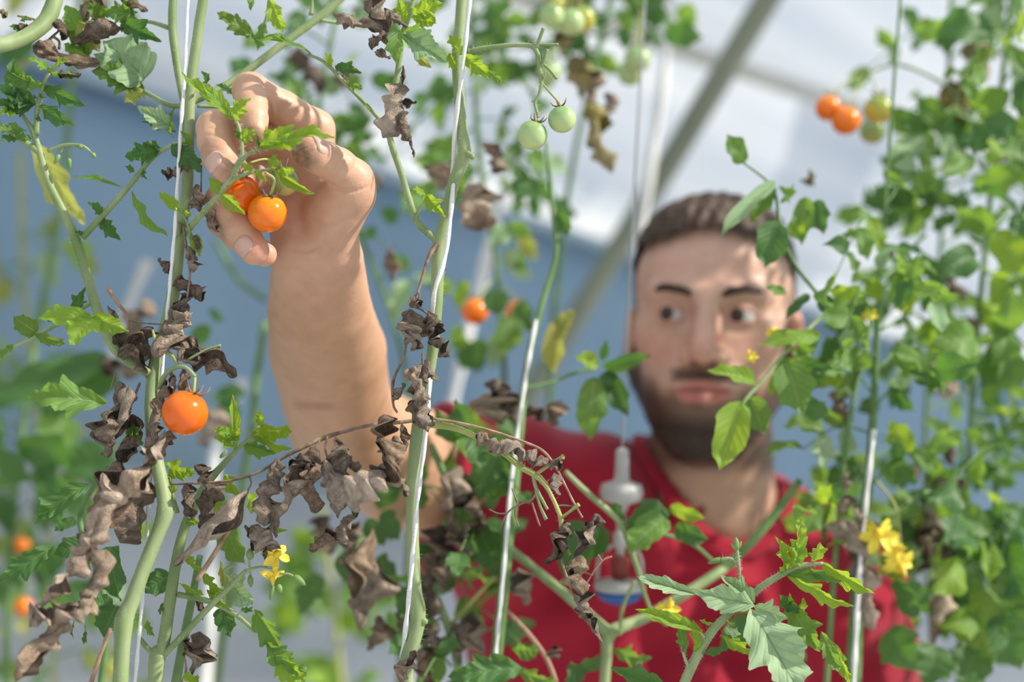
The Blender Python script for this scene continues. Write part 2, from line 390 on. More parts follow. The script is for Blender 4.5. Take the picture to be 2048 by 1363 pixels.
# joints, all in the camera frame
def HZ(zx, zy, d): return Q(350 + zx / 2.962, 100 + zy / 2.963, d)
HC = Q(1425, 647, 1.335)
zf = np.array([-0.20, 0.09, 0.975]); zf /= np.linalg.norm(zf)      # face direction: right, up, towards the lens
xf = np.cross(np.array([0.03, 1.0, 0.0]), zf); xf /= np.linalg.norm(xf); yf = np.cross(zf, xf)
TO = lambda v: np.array([v[0], v[1], -v[2]])
XH, YH, ZH = TO(xf), TO(yf), TO(zf)
def HL(x, y, z): return HC + (x * XH + y * YH + z * ZH) * 1e-3    # head millimetres -> camera frame

g = Grid(axis(-0.245, 0.46, 0.005, [(-0.222, -0.08, 0.0010), (0.095, 0.285, 0.0021)]),
         axis(-0.22, 0.20, 0.005, [(0.035, 0.19, 0.0010), (-0.125, 0.15, 0.0022)]),
         axis(0.855, 1.50, 0.006, [(0.872, 0.99, 0.0010), (1.18, 1.45, 0.0024)]))
mm = 1e-3
# arm
E_, S_ = Q(684, 838, 1.18), Q(965, 980, 1.335)
g.add([(HZ(700, 1235, .963), Q(600, 620, 1.005), .0150, .0225), (Q(600, 620, 1.005), Q(618, 700, 1.065), .0225, .0290), (Q(618, 700, 1.065), Q(650, 800, 1.14), .0290, .0300)], .006, .002)
g.add([(HZ(985, 1235, .958), Q(680, 620, 1.005), .0150, .0225), (Q(680, 620, 1.005), Q(690, 700, 1.065), .0225, .0300), (Q(690, 700, 1.065), Q(690, 800, 1.14), .0300, .0320)], .012, .002)
g.add([(HZ(840, 1240, .960), Q(640, 620, 1.005), .0180, .0280), (Q(640, 620, 1.005), Q(655, 700, 1.065), .0280, .0370), (Q(655, 700, 1.065), Q(672, 790, 1.13), .0370, .0410), (Q(672, 790, 1.13), E_, .0410, .0420)], .012, .002)
g.add([(E_, Q(800, 928, 1.245), .043, .053), (Q(800, 928, 1.245), S_, .053, .060)], .012, .002)
# palm: five metacarpal ridges, heel and thumb base
WR = HZ(845, 1190, .962)
g.add([(HZ(825, 470, .957), HZ(925, 1120, .960), .0125, .0150), (HZ(725, 545, .966), HZ(860, 1150, .962), .0125, .0155),
       (HZ(665, 700, .971), HZ(790, 1160, .965), .0120, .0150), (HZ(635, 860, .968), HZ(715, 1150, .963), .0110, .0145),
       (HZ(655, 1000, .958), HZ(730, 1140, .955), .0115, .0130)], .010, .009)
g.add([(HZ(940, 1060, .948), HZ(1040, 850, .936), .0165, .0158), (HZ(905, 960, .948), HZ(985, 860, .939), .0150, .0140)], .008, .005)
base = g.F.copy()
def finger(pts, k=.005):
    segs = [(HZ(*a[:3]), HZ(*b[:3]), a[3] * mm, b[3] * mm) for a, b in zip(pts[:-1], pts[1:])]
    sl, d = g.chain(segs, k, .0035); g.F[sl] = np.minimum(g.F[sl], smin(base[sl], d, k)); return segs
thumb = finger([(1045, 850, .937, 14.2), (1052, 770, .932, 13.6), (965, 690, .922, 11.8), (888, 648, .914, 11.0), (825, 618, .906, 10.6), (782, 606, .902, 9.2)], .006)
index = finger([(835, 470, .957, 12.6), (640, 348, .941, 11.4), (448, 240, .925, 11.4), (452, 330, .913, 10.0), (458, 410, .905, 9.6), (466, 478, .901, 8.4)])
middle = finger([(715, 540, .966, 12.4), (480, 525, .946, 12.6), (240, 466, .922, 12.0), (238, 540, .911, 11.0), (262, 625, .902, 10.6), (298, 702, .896, 9.6)])
ring = finger([(660, 700, .971, 11.8), (455, 735, .955, 12.6), (285, 885, .937, 11.2), (342, 990, .926, 10.6), (400, 1080, .919, 10.6), (470, 1186, .914, 9.6)])
pinky = finger([(635, 860, .968, 10.6), (450, 940, .959, 11.6), (280, 1015, .948, 9.6), (370, 1100, .938, 9.2), (450, 1160, .930, 9.0), (530, 1210, .925, 8.0)])
del base
# neck and shoulders (under the shirt)
g.add([(HL(0, -78, -22), Q(1425, 1010, 1.375), .057, .060), (Q(1425, 1010, 1.375), Q(1400, 1130, 1.40), .060, .085)], .02)
g.add([(Q(1400, 1060, 1.39), S_, .055, .055), (Q(1440, 1120, 1.40), Q(1690, 1240, 1.385), .048, .044)], .03)

# head
hb = [HL(x, y, z) for x in (-100, 100) for y in (-135, 135) for z in (-125, 130)]
sl, X, Y, Z = g.box(np.min(hb, 0), np.max(hb, 0))
dx, dy, dz = X - HC[0], Y - HC[1], Z - HC[2]
x, y, z = ((dx * A[0] + dy * A[1] + dz * A[2]) * 1000 for A in (XH, YH, ZH))
def E(c, r): return ell_d(x - c[0], y - c[1], z - c[2], r)
def K(a, b, ra, rb): return Grid.cone(x, y, z, a, b, ra, rb)
h = E((0, 28, -18), (74, 82, 94))
for d, k in [(E((0, 40, 22), (64, 56, 60)), 22), (E((0, -22, 34), (63, 72, 52)), 20), (K((-46, -14, 50), (46, -14, 50), 20, 20), 18),
             (K((-55, -52, 2), (-20, -108, 52), 20, 17), 20), (K((55, -52, 2), (20, -108, 52), 20, 17), 20), (E((0, -114, 62), (24, 20, 22)), 14), (E((0, -66, 40), (52, 54, 46)), 18),
             (K((-46, 20, 66), (-12, 19, 80), 9, 9), 12), (K((46, 20, 66), (12, 19, 80), 9, 9), 12)]: h = smin(h, d, k)
for s in (-1, 1): h = smax(h, -(E((s * 31, 1, 92), (19, 13, 17))), 12)
h = smin(h, E((0, -60, 62), (34, 28, 31)), 12)
h = smin(h, K((0, 14, 82), (0, -28, 104), 8, 11), 9); h = smin(h, E((0, -35, 106), (12.5, 11, 12)), 6)
for s in (-1, 1):
    h = smin(h, E((s * 14, -39, 94), (9, 9, 11)), 5)
    h = smax(h, -E((s * 7.5, -46.5, 101), (4.4, 4, 6)), 3)
    lid = np.sqrt((x - s * 31) ** 2 + y ** 2 + (z - 70) ** 2) - 14.2
    lid = smax(lid, -E((s * 31, -1, 84), (13.0, 3.5, 12)), 2)
    h = smin(h, lid, 3)
    ear = E((s * 77, -15, -10), (9, 30, 18)); ear = smax(ear, -E((s * 86, -12, -6), (6, 20, 10)), 4); ear = smin(ear, E((s * 75, -40, -4), (6, 9, 8)), 5)
    h = smin(h, ear, 5)
h = smin(h, K((-20, -66, 83), (0, -63, 93), 4.2, 5.6), 4); h = smin(h, K((20, -66, 83), (0, -63, 93), 4.2, 5.6), 4)
h = smin(h, K((-16, -74, 82), (0, -75, 91), 5, 7), 4); h = smin(h, K((16, -74, 82), (0, -75, 91), 5, 7), 4)
h = smax(h, -K((-24, -68, 90), (0, -68, 100), 1.3, 1.6), 1.6); h = smax(h, -K((24, -68, 90), (0, -68, 100), 1.3, 1.6), 1.6)
h = smax(h, -E((0, -85, 97), (16, 4, 6)), 5)
HEAD = h.astype(np.float32) * 1e-3
g.F[sl] = smin(g.F[sl], HEAD, .012)
V, F = g.surface()
# skin folds across the joints, the thumb base and the wrist: fine grooves pressed into the surface (joint lines as px, py)
def groove(pts, depth, width, dlo, dhi):
    p = np.array([((x - 1024) / FPX, (681.5 - y) / FPX) for x, y in spline([(a, b) for a, b in pts], 24)]); uv = V[:, :2] / V[:, 2:3]
    k = np.where((V[:, 2] > dlo) & (V[:, 2] < dhi) & (np.abs(uv[:, 0] - p[:, 0].mean()) < .05) & (np.abs(uv[:, 1] - p[:, 1].mean()) < .05))[0]
    dd = np.min(np.linalg.norm(uv[k][:, None, :] - p[None], axis=2), axis=1) * .93
    t = np.clip(np.linspace(0, 1, 24), 0, 1); fade = np.sin(np.pi * np.clip(t[np.argmin(np.linalg.norm(uv[k][:, None, :] - p[None], axis=2), axis=1)], .02, .98)) ** .5
    V[k] += (V[k] / np.linalg.norm(V[k], axis=1)[:, None]) * (depth * fade * np.exp(-(dd / width) ** 2))[:, None]
for pts, dp, wd in [([(640, 350), (668, 372), (700, 382), (740, 372)], .0016, .0013), ([(676, 287), (682, 312), (668, 342)], .0008, .0011), ([(690, 282), (696, 312), (684, 342)], .0006, .0011), ([(706, 290), (712, 320), (700, 348)], .0006, .0011),
                    ([(630, 436), (660, 447), (705, 434)], .0012, .0016), ([(580, 494), (612, 502), (650, 486)], .0010, .0014), ([(588, 512), (640, 516), (690, 500)], .0006, .0014), ([(533, 192), (540, 212), (541, 236)], .0014, .0013), ([(548, 196), (556, 220), (552, 240)], .0007, .0011),
                    ([(600, 395), (620, 425), (640, 440)], .0008, .0013), ([(402, 262), (420, 256), (440, 262)], .0006, .0009), ([(400, 275), (420, 270), (442, 277)], .0006, .0009), ([(404, 300), (424, 294), (446, 300)], .0004, .0009), ([(440, 440), (452, 452), (470, 446)], .0006, .001), ([(447, 458), (462, 468), (480, 460)], .0006, .001), ([(490, 265), (505, 262), (520, 258)], .0004, .001)]:
    groove(pts, dp, wd, .86, .985)
Wb = c2w(V)
# skin tone per vertex: tan, darker neck, stubble, lips, soil on the fingertips, and shade painted into the face hollows
def sm(a, b, t): t = np.clip((t - a) / (b - a), 0, 1); return t * t * (3 - 2 * t)
def blend(col, c, f): return col * (1 - f[:, None]) + np.array(c) * f[:, None]
ARM_TONE = (0.55, 0.325, 0.205)
col = np.tile(np.array([0.60, 0.365, 0.25]), (len(V), 1))
col = blend(col, ARM_TONE, sm(0.0, .05, .055 - V[:, 1]) * (V[:, 0] < .0))
rel = V - HC; hx, hy, hz = rel @ XH * 1000, rel @ YH * 1000, rel @ ZH * 1000
ishead = (V[:, 2] > 1.15) & (V[:, 0] > .06)
fcol = np.tile(np.array([0.60, 0.38, 0.295]), (len(V), 1))
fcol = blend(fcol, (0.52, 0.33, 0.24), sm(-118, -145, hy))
fcol = blend(fcol, (0.58, 0.26, 0.20), np.exp(-((hx / 17) ** 2 + ((hy + 34) / 17) ** 2 + ((hz - 102) / 22) ** 2)) * .7)
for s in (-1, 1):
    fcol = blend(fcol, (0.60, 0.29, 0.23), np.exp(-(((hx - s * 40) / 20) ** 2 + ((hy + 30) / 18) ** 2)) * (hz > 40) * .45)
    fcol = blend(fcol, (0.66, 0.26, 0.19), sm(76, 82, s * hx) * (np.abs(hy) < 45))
    fcol = blend(fcol, (0.36, 0.17, 0.11), np.exp(-(((hx - s * 31) / 20) ** 2 + ((hy + 1) / 12) ** 2)) * (hz > 55) * .55)  # eye sockets darkened: their shade is put into the colour
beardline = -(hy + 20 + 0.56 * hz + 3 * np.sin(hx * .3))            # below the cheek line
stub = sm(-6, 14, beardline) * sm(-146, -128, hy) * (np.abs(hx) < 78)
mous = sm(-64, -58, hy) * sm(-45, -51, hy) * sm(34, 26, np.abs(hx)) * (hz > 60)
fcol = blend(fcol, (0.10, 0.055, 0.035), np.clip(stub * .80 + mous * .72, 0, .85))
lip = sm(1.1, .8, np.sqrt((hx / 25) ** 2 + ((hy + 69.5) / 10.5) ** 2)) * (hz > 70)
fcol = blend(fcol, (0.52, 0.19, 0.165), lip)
fcol = blend(fcol, (0.07, 0.03, 0.025), np.exp(-((hx / 26) ** 4 + ((hy + 68) / 1.8) ** 2)) * (hz > 75) * .8)  # dark line between the lips, crease shade painted in
for q in (-7.5, 7.5): fcol = blend(fcol, (0.09, 0.03, 0.025), np.exp(-(((hx - q) / 5) ** 2 + ((hy + 47) / 4) ** 2 + ((hz - 98) / 9) ** 2)))  # nostril hollows painted dark in place of shade
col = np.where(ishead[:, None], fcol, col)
rng = np.random.RandomState(3)
nz_ = (np.sin(V[:, 0] * 900 + np.sin(V[:, 1] * 700) * 2) * np.sin(V[:, 1] * 1100 + V[:, 2] * 500) * .5 + .5)
for c, r, amt in [(HZ(740, 620, .896), .0130, .88), (HZ(450, 515, .893), .0095, .62), (HZ(345, 715, .889), .0095, .6), (HZ(225, 590, .896), .010, .32), (HZ(640, 330, .93), .006, .2), (HZ(560, 1000, .93), .01, .1)]:
    dd = np.linalg.norm(V - c, axis=1); col = blend(col, (0.12, 0.055, 0.03), sm(r * 1.25, r * .45, dd) * amt * (.65 + .35 * nz_))
for c, r in [(HZ(475, 1195, .902), .012), (HZ(560, 1215, .918), .009), (HZ(335, 885, .925), .010), (HZ(700, 900, .95), .02)]:
    dd = np.linalg.norm(V - c, axis=1); col = blend(col, (0.66, 0.28, 0.20), sm(r * 1.4, r * .3, dd) * .5)
dd = np.abs(V - Q(640, 806, 1.11)); col = blend(col, (0.34, 0.15, 0.09), sm(.021, .010, dd[:, 0]) * sm(.0048, .0015, dd[:, 1]) * (V[:, 2] < 1.13) * .55)

def skin_mat():
    m, t, o, N, L = nodes('skin')
    at = N('Attribute', attribute_name='tone'); tcx = N('TexCoord')
    n1 = N('TexNoise', i_Scale=90.0, i_Detail=4.0); L(tcx.outputs['Object'], n1.inputs['Vector'])
    n2 = N('TexNoise', i_Scale=18.0, i_Detail=3.0); L(tcx.outputs['Object'], n2.inputs['Vector'])
    f = mathn(N, L, 'MULTIPLY', n1.outputs[0], 0.5); f = mathn(N, L, 'ADD', f, mathn(N, L, 'MULTIPLY', n2.outputs[0], 0.5))
    r = ramp(N, [(0.3, (0.86, 0.80, 0.76)), (0.7, (1.10, 1.08, 1.06))]); L(f, r.inputs[0])
    c = mixc(N, L, 1.0, at.outputs['Color'], r.outputs[0], 'MULTIPLY')
    p = N('BsdfPrincipled', i_Roughness=0.46); L(c, p.inputs['Base Color']); p.inputs['Specular IOR Level'].default_value = 0.45
    p.inputs['Subsurface Weight'].default_value = 0.25; p.inputs['Subsurface Radius'].default_value = (0.006, 0.0022, 0.0012); p.inputs['Subsurface Scale'].default_value = 1.0
    vo = N('TexVoronoi', i_Scale=900.0); L(tcx.outputs['Object'], vo.inputs['Vector'])
    n3 = N('TexNoise', i_Scale=330.0, i_Detail=5.0); L(tcx.outputs['Object'], n3.inputs['Vector'])
    hgt = mathn(N, L, 'ADD', mathn(N, L, 'MULTIPLY', vo.outputs['Distance'], 0.5), n3.outputs[0])
    bp = N('Bump', i_Strength=0.32, i_Distance=0.0006); L(hgt, bp.inputs['Height']); L(bp.outputs[0], p.inputs['Normal'])
    L(p.outputs[0], o.inputs[0]); return m
SKIN = skin_mat()
FOOT = c2w(Q(1350, 700, 1.40)); FOOT[2] = 0.0
man = thing('person', 'bearded man in a red crew neck t-shirt reaching up to hold orange cherry tomatoes', 'person', FOOT)
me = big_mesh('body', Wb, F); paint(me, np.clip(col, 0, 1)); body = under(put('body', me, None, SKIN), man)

# nails
NAIL = noisy_mat('fingernail', (0.56, 0.34, 0.26), (0.64, 0.42, 0.34), 120, 0.42, 0.05, spec=0.4)
def nail(a, b, r, nrm, L_=.0110, wid=.82, back=.72):
    a, b = np.asarray(a), np.asarray(b); ax_ = (b - a) / np.linalg.norm(b - a); nrm = np.asarray(nrm, float)
    nrm = nrm - ax_ * nrm.dot(ax_); nrm /= np.linalg.norm(nrm); sd_ = np.cross(ax_, nrm); Vn = []; nu, nv = 12, 13
    for i in range(nu):
        u = i / (nu - 1); e = (1 - abs(2 * u - 1) ** 3.2) ** .5 if 0 < u < 1 else 0.0
        e = max(e, .12)
        for j in range(nv):
            v = 2 * j / (nv - 1) - 1; ph = v * wid * e
            edge = (abs(v) > .99) or i in (0, nu - 1)
            rr = r * (1.0 - .16 * max(0, u - .45)) + (-.0006 if edge else .0007) + .0004 * (1 - v * v)
            Vn.append(b + ax_ * L_ * (u - back) + rr * (math.sin(ph) * sd_ + math.cos(ph) * nrm))
    Fn = [(i * nv + j, i * nv + j + 1, (i + 1) * nv + j + 1, (i + 1) * nv + j) for i in range(nu - 1) for j in range(nv - 1)]
    m_ = mesh('fingernail', c2w(np.array(Vn)), Fn); o = under(put('fingernail', m_, None, NAIL), man)
    so = o.modifiers.new('thickness', 'SOLIDIFY'); so.thickness = .0006; so.offset = -1
NT = lambda a, b, c_: np.array([a, b, -c_])      # right, up, towards the lens
nail(HZ(262, 625, .902), HZ(298, 702, .896), .0098, NT(-.55, .10, .80))
nail(HZ(400, 1080, .919), HZ(470, 1186, .914), .0098, NT(-.50, -.05, .85), .0115)
nail(HZ(888, 648, .914), HZ(792, 610, .903), .0107, NT(.15, .58, .78), .0125, .85, .78)

# eyes, brows, hair, beard
EYEW = noisy_mat('eye_white', (0.50, 0.45, 0.42), (0.58, 0.53, 0.50), 30, 0.2, 0)
def eye_mat():
    m, t, o, N, L = nodes('iris_brown'); p = N('BsdfPrincipled', i_Roughness=0.12); p.inputs['Base Color'].default_value = (0.035, 0.018, 0.012, 1); L(p.outputs[0], o.inputs[0]); return m
IRIS = eye_mat()
def ball(c, r, nu=20, nv=14, axis_=None):
    Vb = []; 
    for i in range(nv + 1):
        th = math.pi * i / nv
        for j in range(nu): Vb.append((math.sin(th) * math.cos(2 * math.pi * j / nu), math.sin(th) * math.sin(2 * math.pi * j / nu), math.cos(th)))
    Fb = [(i * nu + j, (i + 1) * nu + j, (i + 1) * nu + (j + 1) % nu, i * nu + (j + 1) % nu) for i in range(nv) for j in range(nu)]
    return np.array(Vb) * np.asarray(r) + np.asarray(c), Fb
for s in (-1, 1):
    c = HL(s * 31, 0, 70); vb, fb = ball((0, 0, 0), .0131)
    e = under(put('eyeball', mesh('eyeball', c2w(vb + c), fb), None, EYEW), man)
    gz = np.array([-.34, .02, .93]); gz = gz / np.linalg.norm(gz); gd = gz[0] * XH + gz[1] * YH + gz[2] * ZH
    vb, fb = ball((0, 0, 0), .0064, 16, 10); q = vb - np.outer(vb @ gd, gd) * .72
    o = put('iris', mesh('iris', c2w(q + c + gd * .0123), fb), None, IRIS); o.parent = e; o.matrix_parent_inverse = Matrix.Identity(4)
def hair_mat(name, a, b, scale):
    m = noisy_mat(name, a, b, scale, 0.62, 0.9, 0.003, stretch=(1, .3, 1)); t = m.node_tree; L = t.links.new
    out = [n for n in t.nodes if n.type == 'OUTPUT_MATERIAL'][0]; src = out.inputs[0].links[0].from_socket
    at = t.nodes.new('ShaderNodeAttribute'); at.attribute_name = 'tone'; tp = t.nodes.new('ShaderNodeBsdfTransparent'); mx = t.nodes.new('ShaderNodeMixShader')
    L(at.outputs['Fac'], mx.inputs[0]); L(tp.outputs[0], mx.inputs[1]); L(src, mx.inputs[2]); L(mx.outputs[0], out.inputs[0]); return m
HAIR = hair_mat('hair_dark_brown', (0.040, 0.024, 0.016), (0.105, 0.066, 0.045), 160)
BROW = noisy_mat('brow_dark_brown', (0.030, 0.018, 0.012), (0.06, 0.036, 0.024), 160, 0.6, 0.5)
BEARD = hair_mat('beard_dark_brown', (0.022, 0.012, 0.008), (0.065, 0.038, 0.025), 260)
for s in (-1, 1):
    pts = [HL(s * 13, 17, 88), HL(s * 24, 21, 87), HL(s * 36, 23.5, 82), HL(s * 47, 21, 73), HL(s * 55, 15, 62)]
    sp = spline(pts, 18); under(put('eyebrow', tube_mesh('eyebrow', c2w(sp), np.interp(np.linspace(0, 1, 18), [0, .2, .6, 1], [.0026, .0040, .0034, .0012]), 8, True, .5, 4), None, BROW), man)
def shell(name, field, mat, dens):
    gg = Grid(g.ax[0][sl[0]], g.ax[1][sl[1]], g.ax[2][sl[2]]); gg.F[:] = field
    V_, F_ = gg.surface(); r_ = V_ - HC; me_ = big_mesh(name, c2w(V_), F_)
    paint(me_, np.repeat(np.clip(dens(r_ @ XH * 1000, r_ @ YH * 1000, r_ @ ZH * 1000), 0, 1)[:, None], 3, 1)); return under(put(name, me_, None, mat), man)
hd = HEAD * 1000
wob = 1.6 * np.sin(x * .42 + z * .2) * np.sin(z * .37 + y * .31) + 1.2 * np.sin(x * .9 + y * .7) * np.sin(z * .8)
top = np.clip((y - 40) / 60, 0, 1)
def side_f(x, y, z):
    front = 66 + 7 * np.cos(x * .05) + 2.5 * np.sin(x * .35)
    return np.where(z > 22, front - y, np.where(z > 2, (front - y) * ((z - 2) / 20) + (-12 - y) * (1 - (z - 2) / 20), -62 - y + 0 * z))
hf = smax(hd - (2.0 + 12.0 * top + wob * (.4 + top)), side_f(x, y, z) + 1.5 * np.sin(x * .5) * np.sin(z * .5), 5)
for s in (-1, 1): hf = smax(hf, -(E((s * 82, -15, -8), (14, 34, 24))), 3)
shell('hair', hf * 1e-3, HAIR, lambda x, y, z: sm(1, -16, side_f(x, y, z)) * (.55 + .45 * sm(10, 55, y)) * 1.02)
def beard_f(x, y, z): return np.maximum(np.maximum(y + 27 + 0.56 * z + 3 * np.sin(x * .3), -140 - y), np.maximum(-18 - z, -14 * (np.sqrt((x / 27) ** 2 + ((y + 71) / 15) ** 2 + ((z - 92) / 26) ** 2) - 1)))
shell('beard', smax(hd - (1.8 + wob * .5), beard_f(x, y, z), 4) * 1e-3, BEARD, lambda x, y, z: sm(1, -20, beard_f(x, y, z)) * (.50 + .50 * sm(-84, -114, y)))
def mou_f(x, y, z): return np.maximum(np.maximum(y + 49, -60.5 - y), np.maximum(np.abs(x) - 27, 74 - z))
shell('moustache', smax(hd - 1.2 - wob * .3, mou_f(x, y, z), 2.5) * 1e-3, BEARD, lambda x, y, z: sm(1, -6, mou_f(x, y, z)) * .45)

# t-shirt
def shirt_mat():
    m, t, o, N, L = nodes('red_cotton'); tcx = N('TexCoord')
    n1 = N('TexNoise', i_Scale=700.0, i_Detail=2.0); L(tcx.outputs['Object'], n1.inputs['Vector'])
    n2 = N('TexNoise', i_Scale=9.0, i_Detail=3.0); L(tcx.outputs['Object'], n2.inputs['Vector'])
    r = ramp(N, [(0.3, (0.27, 0.009, 0.024)), (0.7, (0.37, 0.016, 0.038))]); L(n2.outputs[0], r.inputs[0])
    p = N('BsdfPrincipled', i_Roughness=0.85); L(r.outputs[0], p.inputs['Base Color']); p.inputs['Sheen Weight'].default_value = 0.15; p.inputs['Specular IOR Level'].default_value = 0.15
    bp = N('Bump', i_Strength=0.3, i_Distance=0.0008); L(n1.outputs[0], bp.inputs['Height']); L(bp.outputs[0], p.inputs['Normal'])
    L(p.outputs[0], o.inputs[0]); return m
SHIRT = shirt_mat()
hipw = c2w(Q(1370, 900, 1.43)); HIP = w2c([hipw[0], hipw[1], 0.90])
CH = Q(1345, 1290, 1.42)
sg = Grid(np.arange(-.22, .52, .0045), np.arange(-1.02, -.03, .0045), np.arange(1.12, 1.75, .006))
sg.add([(S_ + Q(0, 0, 0) , Q(1400, 1050, 1.405), .070, .066)], .03)
sg.add([(Q(1450, 1118, 1.405), Q(1690, 1228, 1.385), .060, .060), (Q(1690, 1228, 1.385), Q(1745, 1430, 1.39), .060, .060)], .03)
sg.add([(Q(1120, 1110, 1.40), Q(1190, 1420, 1.42), .105, .115), (Q(1590, 1180, 1.41), Q(1530, 1420, 1.43), .100, .115), (Q(1350, 1150, 1.40), CH, .10, .12)], .05, .06)
sg.add([(CH - np.array([.075, 0, 0]), HIP - np.array([.08, 0, 0]), .115, .100), (CH + np.array([.085, 0, 0]), HIP + np.array([.08, 0, 0]), .115, .100)], .05, .06)
AR = Q(872, 955, 1.285); slv = (AR - S_) / np.linalg.norm(AR - S_); cutn = np.array([-.94, .12, -.30]); cutn /= np.linalg.norm(cutn)
sg.add([(S_, AR + slv * .05, .072, .069), (Q(1000, 1060, 1.36), Q(850, 1040, 1.28), .058, .055)], .03, .02)
gx, gy, gz_ = sg.ax[0][:, None, None], sg.ax[1][None, :, None], sg.ax[2][None, None, :]
pl = (gx - AR[0]) * cutn[0] + (gy - AR[1]) * cutn[1] + (gz_ - AR[2]) * cutn[2]
near = (gx < .04) & (gy > -.24)
sg.F = np.where(near, np.maximum(sg.F, pl.astype(np.float32)), sg.F)
sg.cut([(AR + slv * .02, AR - slv * .05, .060, .052)], .004)
neck_cut = [(HL(0, -60, -20), Q(1425, 995, 1.372), .058, .0640), (Q(1425, 995, 1.372), Q(1445, 1014, 1.345), .0640, .044)]
pre = sg.F.copy(); nsl, nd = sg.chain(neck_cut, .004, .01); sg.cut(neck_cut, .004)
ux = gx - Q(1300, 1000, 1.3)[0]; uy = gy - Q(1300, 1000, 1.3)[1]
fold = (.0042 * np.sin((ux * .75 + uy * .55) * 95 + 3 * np.sin(uy * 9)) * np.exp(-((ux + .05) / .16) ** 2) + .0046 * np.sin((ux * .95 + uy * .42) * 74 + 2.1 * np.sin(ux * 14 + uy * 5)) +
        .0030 * np.sin((ux * .5 - uy * .9) * 110 + 2 * np.sin(ux * 11)))
sg.F = sg.F + fold * (1 - .6 * np.clip((uy + .02) / .1, 0, 1))
V_, F_ = sg.surface(); shirt = under(put('t_shirt', big_mesh('t_shirt', c2w(V_), F_), None, SHIRT), man)
# neckband
ng = Grid(*[sg.ax[q][nsl[q]] for q in range(3)]); ng.F[:] = smax(np.abs(nd - .008) - .009, np.abs(pre[nsl] - .001) - .0042, .003)
V_, F_ = ng.surface(); o = put('neckband', big_mesh('neckband', c2w(V_), F_), None, SHIRT); o.parent = shirt; o.matrix_parent_inverse = Matrix.Identity(4)
# trousers and shoes, below the frame, so that he stands on the ground
DENIM = noisy_mat('trousers_dark_cloth', (0.03, 0.04, 0.06), (0.06, 0.07, 0.10), 90, 0.9, 0.2)
SHOE = noisy_mat('shoe_leather', (0.06, 0.045, 0.035), (0.10, 0.08, 0.06), 50, 0.6, 0.2)
hx0, hy0 = hipw[0], hipw[1]
tg = Grid(np.arange(hx0 - .26, hx0 + .26, .009), np.arange(hy0 - .2, hy0 + .22, .009), np.arange(.03, 1.06, .012))
for s in (-1, 1):
    tg.add([(np.array([hx0 + s * .075, hy0, .96]), np.array([hx0 + s * .09, hy0 - .01, .86]), .10, .098), (np.array([hx0 + s * .09, hy0 - .01, .86]), np.array([hx0 + s * .115, hy0 - .02, .50]), .095, .070),
            (np.array([hx0 + s * .115, hy0 - .02, .50]), np.array([hx0 + s * .13, hy0 + .02, .10]), .070, .055)], .02, .01)
V_, F_ = tg.surface(); under(put('trousers', big_mesh('trousers', V_, F_), None, DENIM), man)
for s in (-1, 1):
    fg = Grid(np.arange(hx0 + s * .13 - .08, hx0 + s * .13 + .08, .006), np.arange(hy0 - .26, hy0 + .12, .006), np.arange(-.02, .16, .006))
    c = np.array([hx0 + s * .13, hy0 + .03, .05]); fg.add([(c, c + np.array([s * .015, -.10, -.005]), .046, .047), (c + np.array([s * .015, -.10, -.005]), c + np.array([s * .02, -.19, -.015]), .047, .034), (c, c + np.array([0, .01, .06]), .045, .05)], .02, .02)
    fg.F = np.maximum(fg.F, -fg.ax[2][None, None, :])
    V_, F_ = fg.surface(); under(put('shoe', big_mesh('shoe', V_, F_), None, SHOE), man)
del g
